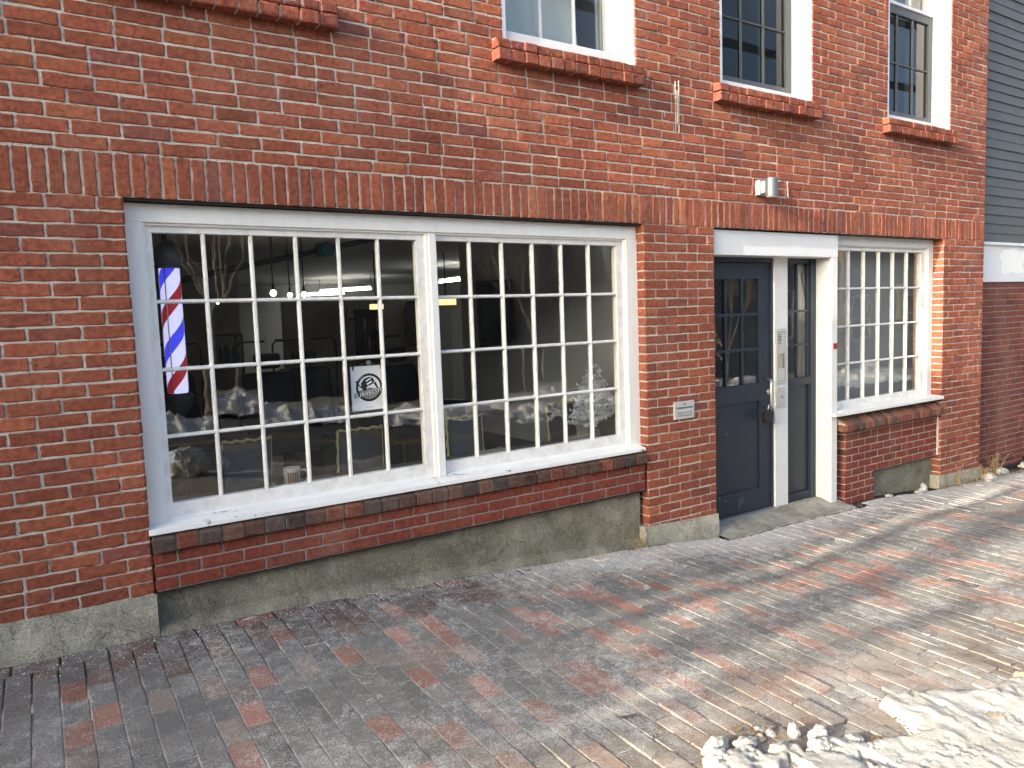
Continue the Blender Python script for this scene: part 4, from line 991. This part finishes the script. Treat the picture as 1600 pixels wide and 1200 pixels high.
for i in range(n + 1):
    for j in range(n + 1): gm.add([(-120 + 6. * i, -120 + 6. * j, float(G(-120 + 6. * i)) - .42)], [])
for i in range(n):
    for j in range(n): gm.f.append((i * (n + 1) + j, (i + 1) * (n + 1) + j, (i + 1) * (n + 1) + j + 1, i * (n + 1) + j + 1)); gm.mi.append(0)
tag(gm.build('ground', M['earth'], fixn=False), 'bare ground under the street', 'ground', kind='structure')

# ------------------------------------------------------------------ snow
def snow_field(name, x0, x1, y0, y1, step, hf, mat, label, cat, kind=None, base=None, group=None):
    nx, ny = int((x1 - x0) / step), int((y1 - y0) / step); H = {}; mb = MB()
    base = base or (lambda x, y: float(ground(x, y)))
    idx = {}
    for i in range(nx + 1):
        for j in range(ny + 1):
            x, y = x0 + i * step, y0 + j * step; H[i, j] = hf(x, y)
    for i in range(nx):
        for j in range(ny):
            q = ((i, j), (i + 1, j), (i + 1, j + 1), (i, j + 1))
            if max(H[c] for c in q) <= .0: continue
            f = []
            for c in q:
                if c not in idx:
                    idx[c] = len(mb.v); x, y = x0 + c[0] * step, y0 + c[1] * step
                    jx, jy = (step * .3 * fbm(x * 31, y * 31, 4), step * .3 * fbm(x * 29, y * 33, 9))
                    mb.v.append((x + jx, y + jy, base(x, y) + max(-.012, H[c]))); mb.c.append((1, 1, 1, 1))
                f.append(idx[c])
            mb.f.append(tuple(f)); mb.mi.append(0)
    o = mb.build(name, mat, smooth=True, fixn=False); tag(o, label, cat, group, kind); return o
EX = [1.28, 1.36, 1.60, 1.80, 1.90, 1.97, 2.12, 2.20, 2.27, 2.345, 2.40, 2.63, 2.84, 3.18, 3.6, 4.4, 6.5, 12.]
EY = [-2.75, -2.17, -2.19, -2.25, -2.31, -2.385, -2.43, -2.45, -2.36, -2.225, -2.215, -2.30, -2.42, -2.405, -2.5, -2.7, -2.95, -3.2]
def bank(x, y):
    e = np.interp(x, EX, EY) + .018 * fbm(x * 7, y * 7, 1) + .012 * fbm(x * 22, y * 22, 2)
    d = e - y
    if d < 0 or x < 1.3 or (x < 2.1 and d > .5): return -.02
    if x < 1.92 and fbm(x * 6, y * 6, 33) > .12: return -.02
    far = min(1., max(0., (-3.95 - y) / .3)); edge = .036 * (1 - math.exp(-d / .008))
    h = edge + .022 * fbm(x * 2.3 + 3, y * 2.3, 5, 3) * min(1, d / .06) + .007 * fbm(x * 13, y * 13, 6) + .02 * max(0., fbm(x * 5.1, y * 5.1, 8) - .15) * min(1, d / .05)
    r = abs(fbm(x * 2.4, y * 3.1, 9)); r2 = abs(fbm(x * 5.5, y * 6, 19))
    if r < .035: h -= .022 * (1 - r / .035)
    if r2 < .03: h -= .010 * (1 - r2 / .03)
    return max(.003, h + .16 * min(1., max(0., d - .5) / .5) * (.7 + .5 * fbm(x * 1.5, y * 1.5, 2)) * (1 - far) * min(1., max(0., (x - 2.6) / .8)))
snow_field('snow_bank', 1.25, 3.7, -3.3, -2.0, .012, bank, M['snow'], 'white crusted snow bank at the kerb', 'snow', 'stuff')
snow_field('snow_bank', 3.7, 12., -4.1, -2.4, .05, bank, M['snow'], 'crusted snow bank farther along the kerb', 'snow', 'stuff')
def chunk(x, y, r, label, mat=None, sq=.7, z=None, seed=0, sx=1.):
    bm = bmesh.new(); bmesh.ops.create_icosphere(bm, subdivisions=5 if r > .2 else 4, radius=1.)
    for v in bm.verts:
        c = v.co.normalized(); k = 1 + .26 * fbm(c.x * 1.2 + seed, c.y * 1.2, c.z * 1.2 + seed, 3) + (.16 * fbm(c.x * 7, c.y * 7, c.z * 7, 5) if r > .2 else .24 * fbm(c.x * 2.9 + seed, c.y * 2.9, c.z * 2.9, 4) - .10 * max(0, .12 - abs(fbm(c.x * 2 + seed, c.y * 2, c.z * 2 + 7))) / .12)
        v.co = Vector((c.x * k * r * sx, c.y * k * r * .8, max(c.z, -.35) * k * r * sq))
    me = bpy.data.meshes.new('snow_lump'); bm.to_mesh(me); bm.free(); me.materials.append(mat or M['snow']); me.polygons.foreach_set('use_smooth', [True] * len(me.polygons))
    o = bpy.data.objects.new('snow_lump', me); COL.objects.link(o); o.location = (x, y, (float(ground(x, y)) if z is None else z) + r * sq * .28)
    return tag(o, label, 'snow lump', 'leftover lumps of snow')
for i, a in enumerate(((6.22, -.02, .045, 'small snow lump beside the low footing, left one', .6, 1.5), (6.70, -.04, .05, 'flat snow lump at the foot of the grey footing', .5, 1.6), (6.86, .0, .065, 'pointed snow lump against the right pier', 1.1, .8), (6.62, -.10, .03, 'tiniest snow lump in front of the grey footing', .5, 1.4),
                       (8.02, -.09, .10, 'snow lump under the dry grass beside the building corner', .7, 1.2), (7.86, -.16, .04, 'little snow lump at the corner footing', .9, 1.), (8.52, .02, .11, 'snow lump against the neighbouring brick base', .6, 1.2), (9.15, .04, .10, 'snow lump farthest right by the neighbouring wall', .6, 1.2),
                       (.30, -.06, .022, 'tiny snow lump at the foot of the left footing', .35, 2.), (.62, -.05, .016, 'smallest snow scrap under the shop window', .35, 2.))):
    chunk(a[0], a[1], a[2] * .72, a[3], sq=a[4], sx=a[5], seed=i * 3.7)
for i, a in enumerate(((1.46, -2.12, .052, 'white ice lump at the left end of the row of ice lumps', .8, 1.3), (1.57, -2.165, .048, 'white ice lump second in the row of ice lumps', .75, 1.4), (1.655, -2.16, .030, 'low grey ice lump in the middle of the row', .7, 1.3), (1.725, -2.155, .026, 'small cracked ice lump behind the row', .8, 1.2), (1.795, -2.205, .036, 'upright narrow ice lump in the row', 1.35, .7), (1.875, -2.26, .050, 'broad pale ice lump right of the upright one', .75, 1.2),
                       (1.955, -2.345, .050, 'flat ice lump touching the snow bank', .5, 1.3), (1.63, -2.265, .058, 'ice lump lowest in the middle of the row', .7, 1.3), (1.79, -2.32, .060, 'ice lump lowest at the right of the row', .7, 1.3), (1.715, -2.10, .015, 'single loose ice pebble on the paving', .8, 1.2), (1.40, -2.18, .058, 'ice lump in the lowest left corner of the row', .7, 1.3),
                       (2.62, -2.56, .085, 'yellowish icy lump lying on the snow bank', .45, 1.5), (3.14, -2.44, .072, 'yellowish snow lump at the right edge of the snow bank', .7, 1.2), (2.40, -2.26, .026, 'small ice lump at the tip of the snow bank', .8, 1.2))):
    chunk(a[0], a[1], a[2] * .8, a[3], M['snow_ice'] if 'yellow' in a[3] or 'grey' in a[3] else None, sq=a[4], sx=a[5], seed=50 + i * 2.3)
chunk(.74, -4.02, .23, 'heaped snow lump at the kerb reflected in the lowest panes', M['snow_dirty'], .95, seed=91)
def rbase(off): return lambda x, y: float(G(x)) + off
def farbank(x, y):
    c = -9.85 + .15 * math.sin(x * .6); hgt = .40 + .13 * math.sin(x * .9 + .3) + .05 * math.sin(x * 2.3) - .20 * min(1., max(0., (x - 3.5) / 4)); 
    if x > 12: hgt += .15
    d = abs(y - c) / (.75 if y > c else .7)
    if d > 1: return -.02
    return max(.0, hgt) * (1 - d * d) * (.75 + .45 * fbm(x * 2.2, y * 2.2, 3)) + .075 * fbm(x * 5, y * 5, 8, 6) + .03 * abs(fbm(x * 13, y * 13, 2))
snow_field('snow_bank', -1., 24., -10.9, -9.0, .045, farbank, M['snow_dirty'], 'dirty snow bank across the street seen in the glass', 'snow', 'stuff', rbase(-.18))
def nearfar(x, y):
    d = abs(y + 4.5) / .6
    return -.02 if d > 1 else (.20 + .08 * math.sin(x * 1.3)) * (1 - d * d) * (.8 + .4 * fbm(x * 2.5, y * 2.5, 5))
snow_field('snow_bank', 12.5, 24., -5.2, -3.9, .08, nearfar, M['snow_dirty'], 'snow bank down the street mirrored in the side window', 'snow', 'stuff', rbase(-.2))

# ------------------------------------------------------------------ dry weeds and litter by the corner
def weed(x, y, n, h, label, seed):
    t = thing('dry_grass', label, 'dry grass', (x, y, float(ground(x, y))), 'dry grass tufts by the corner'); r_ = random.Random(seed); mb = MB(); z0 = float(ground(x, y))
    for i in range(n):
        a = r_.uniform(0, 6.28); hh = h * r_.uniform(.45, 1.); b = r_.uniform(.1, .7) * hh; p = Vector((x + r_.gauss(0, .05), y + r_.gauss(0, .025), z0 - .01))
        pts = [p + Vector((math.cos(a) * b * s_ ** 2, math.sin(a) * b * .6 * s_ ** 2, hh * (s_ - .28 * s_ ** 3))) for s_ in (0, .25, .5, .75, 1.)]
        mb.tube(pts, [.0032, .003, .0026, .002, .001], 4)
        if r_.random() < .5: q = pts[2]; mb.tube([q, q + Vector((r_.uniform(-.06, .06), r_.uniform(-.03, .03), .05)), q + Vector((r_.uniform(-.1, .1), r_.uniform(-.03, .03), .04))], [.002, .002, .001], 4)
    part(mb, 'stems', M['straw'], t)
weed(7.99, -.06, 14, .24, 'tuft of dry grass at the brick corner', 1); weed(8.42, .03, 17, .38, 'tallest tuft of dry grass against the neighbouring wall', 2); weed(7.72, -.06, 6, .13, 'thin dry grass in front of the corner footing', 3); weed(3.02, -.03, 16, .05, 'withered tuft at the foot of the middle pier', 4)
weed(7.42, -.05, 7, .42, 'few long straws leaning on the right pier', 6)
lt = MB(); r_ = random.Random(9)
for i in range(620):
    u = r_.random(); x = 7.0 + 2.4 * u ** .8; y = -.02 - abs(r_.gauss(0, .075)); z = float(ground(x, y)) + .004 + r_.random() * .012
    a = r_.uniform(0, 6.28); l = r_.uniform(.01, .05); w_ = r_.uniform(.002, .009); d = Vector((math.cos(a), math.sin(a), r_.uniform(-.1, .25))); s_ = Vector((-d.y, d.x, 0))
    c = Vector((x, y, z)); lt.m = 1 if r_.random() < .35 else 0
    lt.add([c - d * l / 2, c + s_ * w_, c + d * l / 2, c - s_ * w_], [(0, 1, 2, 3)])
for i in range(160):
    x = r_.choice((r_.uniform(2.8, 3.3), r_.uniform(3.2, 5.6), r_.uniform(5.4, 7.0), r_.uniform(.0, 3.))); y = -.03 - abs(r_.gauss(0, .05)) - (.1 if 3.85 < x < 5.6 else 0); z = float(ground(x, y)) + .004
    a = r_.uniform(0, 6.28); l = r_.uniform(.006, .022); w_ = r_.uniform(.002, .006); d = Vector((math.cos(a), math.sin(a), r_.uniform(-.1, .2))); s_ = Vector((-d.y, d.x, 0)); c = Vector((x, y, z)); lt.m = 1
    lt.add([c - d * l / 2, c + s_ * w_, c + d * l / 2, c - s_ * w_], [(0, 1, 2, 3)])
for i in range(110):
    x = r_.gauss(1.68, .12) if i < 60 else r_.uniform(1.95, 2.5); y = r_.gauss(-2.12, .025) if i < 60 else float(np.interp(x, EX, EY)) + abs(r_.gauss(.0, .03)); z = float(ground(x, y)) + .005 + r_.random() * .008
    a = r_.uniform(0, 6.28); l = r_.uniform(.006, .028); w_ = r_.uniform(.002, .007); d = Vector((math.cos(a), math.sin(a), r_.uniform(-.1, .3))); s_ = Vector((-d.y, d.x, 0)); c = Vector((x, y, z)); lt.m = 1
    lt.add([c - d * l / 2, c + s_ * w_, c + d * l / 2, c - s_ * w_], [(0, 1, 2, 3)])
tag(lt.build('leaf_litter', [M['straw'], M['leaf']], fixn=False), 'dry leaf litter along the foot of the walls', 'litter', kind='stuff')
# salt crystals and ice grit scattered on the paving
sg = MB(); r_ = random.Random(21)
for i in range(2600):
    t = r_.random()
    if t < .5: x = r_.uniform(-.7, 6.0); y = -.04 - abs(r_.gauss(0, .13))
    elif t < .8: x = r_.uniform(2.2, 5.5); y = -.10 - abs(r_.gauss(0, .12))
    else: x = r_.uniform(.5, 6.); y = r_.uniform(-2.4, -.3)
    z = float(ground(x, y)) + .003; e = r_.uniform(.0012, .0045) * (1 if t < .8 else .7); h = e * r_.uniform(.6, 1.1)
    a = r_.uniform(0, 2); q = [(x + e * math.cos(a + k * 2.09), y + e * math.sin(a + k * 2.09), z) for k in range(3)] + [(x, y, z + h)]
    sg.add(q, [(0, 1, 3), (1, 2, 3), (2, 0, 3)])
tag(sg.build('salt_grit', simple('salt_crystal', (.75, .74, .72), .5), fixn=False), 'white salt grit scattered over the brick paving', 'salt', kind='stuff')

# ------------------------------------------------------------------ across the street and up the street (seen in the glass, casting the shade)
def tree(x, y, h, label, seed, spread=.5, trunk=.07, fork=.28, z0=None, lean=(0, 0)):
    z0 = float(G(x)) - .15 if z0 is None else z0
    t = thing('bare_tree', label, 'tree', (x, y, z0), 'bare street trees'); r_ = random.Random(seed); tm = MB(); cm = MB()
    top = Vector((x + lean[0], y + lean[1], z0 + h * fork)); tm.tube([(x, y, z0), (x + lean[0] * .4, y + lean[1] * .4, z0 + h * fork * .5), top], [trunk * 1.25, trunk * .95, trunk * .8], 9)
    def grow(p, d, l, r, lv):
        pts = [p]; dd = d.copy()
        for i in range(4):
            dd = (dd + Vector((r_.gauss(0, .10), r_.gauss(0, .10), .05))).normalized(); pts.append(pts[-1] + dd * l / 4)
        cm.tube(pts, [r * (1 - .13 * i) for i in range(5)], 5 if lv < 2 else 4, cap=False)
        if lv >= 4: return
        for i in range(3 if lv < 3 else 2):
            q = pts[r_.choice((2, 3, 4))]; ax = Vector((r_.gauss(0, 1), r_.gauss(0, 1), r_.gauss(0, .3))).normalized()
            nd_ = (dd + ax * spread * r_.uniform(.6, 1.1) + Vector((0, 0, .18))).normalized()
            grow(q, nd_, l * r_.uniform(.6, .78), r * .55, lv + 1)
    for i in range(4):
        a = i * 1.57 + r_.uniform(-.4, .4); grow(top - Vector((0, 0, .1 * i)), Vector((math.cos(a) * spread, math.sin(a) * spread, 1)).normalized(), h * .27, trunk * .6, 0)
    part(tm, 'trunk', M['bark'], t, smooth=True); part(cm, 'crown', M['bark'], t, fixn=False, smooth=True)
tree(2.35, -10.6, 6.5, 'bare tree across the street mirrored left in the shop window', 5, .42, .06, .32)
tree(9.7, -10.7, 5.2, 'thin young bare tree mirrored in the right half of the shop window', 8, .38, .03, .30)
tree(16.5, -10.4, 4.6, 'bare tree across the street mirrored in the door glass', 12, .5, .05, .2)
def facade(name, x0, x1, y0, y1, h, wallm, label, win=None, cat='house', z0=-1.5, trim=True):
    t = thing(name, label, cat, ((x0 + x1) / 2, (y0 + y1) / 2, z0))
    part(MB().box(x0, x1, y0, y1, z0, h), 'wall', wallm, t); part(MB().box(x0 - .25, x1 + .25, y0 - .25, y1 + .25, h + .002, h + .18), 'roof', M['black'], t)
    for (wx, wz, ww, wh) in win or ():
        o = part(MB().box(wx - .08, wx + ww + .08, y1 + .002, y1 + .05, wz - .08, wz).box(wx - .08, wx + ww + .08, y1 + .002, y1 + .05, wz + wh, wz + wh + .1).box(wx - .08, wx, y1 + .003, y1 + .049, wz, wz + wh).box(wx + ww, wx + ww + .08, y1 + .003, y1 + .049, wz, wz + wh).box(wx, wx + ww, y1 + .003, y1 + .04, wz + wh / 2 - .03, wz + wh / 2 + .03), 'window', M['white_clean'], t)
        part(MB().box(wx, wx + ww, y1 + .004, y1 + .012, wz, wz + wh / 2 - .03).box(wx, wx + ww, y1 + .004, y1 + .012, wz + wh / 2 + .03, wz + wh), 'pane', simple('dark_pane', (.02, .022, .025), .1), o)
    return t
darkw = simple('charcoal_cladding', (.035, .036, .036), .8, nscale=2, namp=.25); greyw = simple('pale_grey_cladding', (.13, .135, .14), .8, nscale=2, namp=.15); brickw = simple('far_brick', (.12, .05, .04), .9, nscale=5, namp=.3)
facade('opposite_house', -3., 13.5, -24., -14.6, 4.5, darkw, 'long charcoal building straight across the street')
facade('opposite_house', 15.5, 40., -26., -13.6, 6.6, greyw, 'pale grey house across the street farther right', [(18.5, .2, 1., 1.7), (22.8, .4, 1., 1.7), (27.5, .2, 1., 1.7), (31.5, .2, 1., 1.7), (18.5, 4., 1., 1.7), (22.8, 4., 1., 1.7), (27.5, 4., 1., 1.7)])
facade('opposite_house', -34., -6., -26., -15.2, 6.5, brickw, 'brick house across the street up the hill', [(-12., 1., 1., 1.6), (-18., 1., 1., 1.6)])
def pole(x, y, h, label, signs=False):
    z0 = float(G(x)) - .2; t = thing('utility_pole', label, 'utility pole', (x, y, z0), 'utility poles along the street')
    part(MB().tube([(x, y, z0), (x, y, z0 + h)], [.15, .11], 12), 'shaft', M['wood'], t, smooth=True); part(MB().box(x - .05, x + .05, y - .9, y + .9, z0 + h - .6, z0 + h - .48), 'cross_arm', M['wood'], t)
    return t
pole(21.6, -10.1, 9., 'utility pole with parking signs mirrored in the side window')
for i, (z, lb, cc) in enumerate(((1.35, 'white parking sign on the far utility pole, upper', (.7, .7, .68)), (.88, 'white and red sign on the far utility pole, lower', (.7, .66, .64)))):
    s_ = thing('parking_sign', lb, 'sign', (21.6, -9.93, z)); part(MB().box(21.42, 21.78, -9.945, -9.93, z - .22, z + .22), 'plate', simple('sign_plate', cc, .5), s_)
    part(MB().box(21.46, 21.74, -9.929, -9.925, z + .02, z + .08).box(21.46, 21.74, -9.929, -9.925, z - .14, z - .08).box(21.46, 21.70, -9.929, -9.925, z - .05, z - .01), 'marking', M['red'] if i else M['black'], s_)
# unseen, up the street; house, near pole and lamp post added to cast shade
SUN_AZ, SUN_EL = R(5.5), R(19.)
facade('shade_house', -18., -8., -1.80, 6., 5.8, brickw, 'unseen brick house added up the street to shade the left of the front', (), z0=-.5)
part(MB().box(-8., -6.2, -2.13, 0., -.3, 2.45).box(-8., -6.1, -2.15, 0., 2.45, 2.6), 'shade_porch', brickw, bpy.data.objects['shade_house'])  # porch added and sized so its shadow covers the lower left paving
pole(-10.5, -2.66, 9.2, 'unseen utility pole added up the street to cast a shadow stripe')  # placed out of view so its shadow draws the broad paving stripe
pole(-26., -3.75, 9.2, 'utility pole farthest up the street'); pole(19.5, -3.75, 9.2, 'utility pole down the street')
sl_ = thing('shade_lamp_post', 'unseen slim lamp post added up the street to cast a thin shadow stripe', 'street lamp', (-6.6, -1.845, .3))  # added out of view only to lay one thin shadow stripe
part(MB().tube([(-6.6, -1.845, .3), (-6.6, -1.845, 6.3)], [.075, .05], 12), 'post', M['black'], sl_, smooth=True); part(MB().tube([(-6.6, -1.845, 6.25), (-6.6, -2.3, 6.5), (-6.6, -2.9, 6.55)], .03, 8), 'arm', M['black'], sl_, smooth=True); part(MB().box(-6.75, -6.45, -3.4, -2.85, 6.5, 6.6), 'lamp_head', M['galv'], sl_, bevel=.03)
def cable(z, y, r, label, sag=.5):
    pts = []
    for i in range(41):
        s_ = i / 40; x = -26 + 45.5 * s_; pts.append((x, y, z + 0. - sag * 4 * s_ * (1 - s_) + float(np.interp(s_, (0, 1), (G(-26.), G(19.5))))))
    o = MB().tube(pts, r, 8).build('overhead_cable', M['black'], smooth=True); tag(o, label, 'cable', 'overhead cables')
cable(6.3, -3.56, .065, 'thick overhead telephone cable along the street'); cable(7.3, -3.42, .028, 'thinner overhead cable above the thick one'); cable(7.0, -2.86, .03, 'unseen overhead wire added nearest the buildings for a shadow band'); cable(8.1, -4.5, .012, 'thin overhead power wire on the street side')  # third wire is added for one more shadow band on the paving

# ------------------------------------------------------------------ light, camera
w = bpy.data.worlds.new('World'); SC.world = w; w.use_nodes = True
nt = w.node_tree; bg = nt.nodes['Background']
S = Vector((-math.cos(SUN_EL) * math.cos(SUN_AZ), -math.cos(SUN_EL) * math.sin(SUN_AZ), math.sin(SUN_EL)))
sky = nt.nodes.new('ShaderNodeTexSky'); sky.sky_type = 'NISHITA'; sky.sun_disc = False; sky.sun_elevation = SUN_EL; sky.sun_rotation = math.atan2(S.x, S.y); sky.dust_density = 5.; sky.air_density = .6; sky.ozone_density = .8
nt.links.new(mix(nt, 1., sky.outputs[0], rgb(.955, 1., .965), 'MULTIPLY'), bg.inputs[0]); bg.inputs[1].default_value = .15
sl = bpy.data.lights.new('sun', 'SUN'); sl.energy = 2.3; sl.angle = R(.45); sl.color = (1., .89, .72)
so = bpy.data.objects.new('sun', sl); COL.objects.link(so); so.rotation_euler = S.to_track_quat('Z', 'Y').to_euler()

cam = bpy.data.cameras.new('camera'); co = bpy.data.objects.new('camera', cam); COL.objects.link(co); SC.camera = co
yaw, pit, rol = .5712, -.0903, -.0361
f = Vector((math.sin(yaw) * math.cos(pit), math.cos(yaw) * math.cos(pit), math.sin(pit))); r0 = Vector((math.cos(yaw), -math.sin(yaw), 0)); u0 = r0.cross(f)
rr_ = r0 * math.cos(rol) + u0 * math.sin(rol); uu = -r0 * math.sin(rol) + u0 * math.cos(rol)
mw = Matrix((rr_, uu, -f)).transposed().to_4x4(); mw.translation = Vector((-.5199, -3.9085, 1.5255)); co.matrix_world = mw
cam.sensor_width = 36; cam.lens = 1152.6 / 1600 * 36; cam.clip_start = .05; cam.clip_end = 500

SC.render.engine = 'CYCLES'; SC.cycles.use_denoising = True
SC.cycles.max_bounces = 10; SC.cycles.transparent_max_bounces = 16; SC.cycles.diffuse_bounces = 4; SC.cycles.glossy_bounces = 4; SC.cycles.caustics_reflective = False; SC.cycles.caustics_refractive = False
SC.view_settings.view_transform = 'Standard'; SC.view_settings.look = 'None'; SC.view_settings.exposure = 2.25; SC.view_settings.gamma = 1
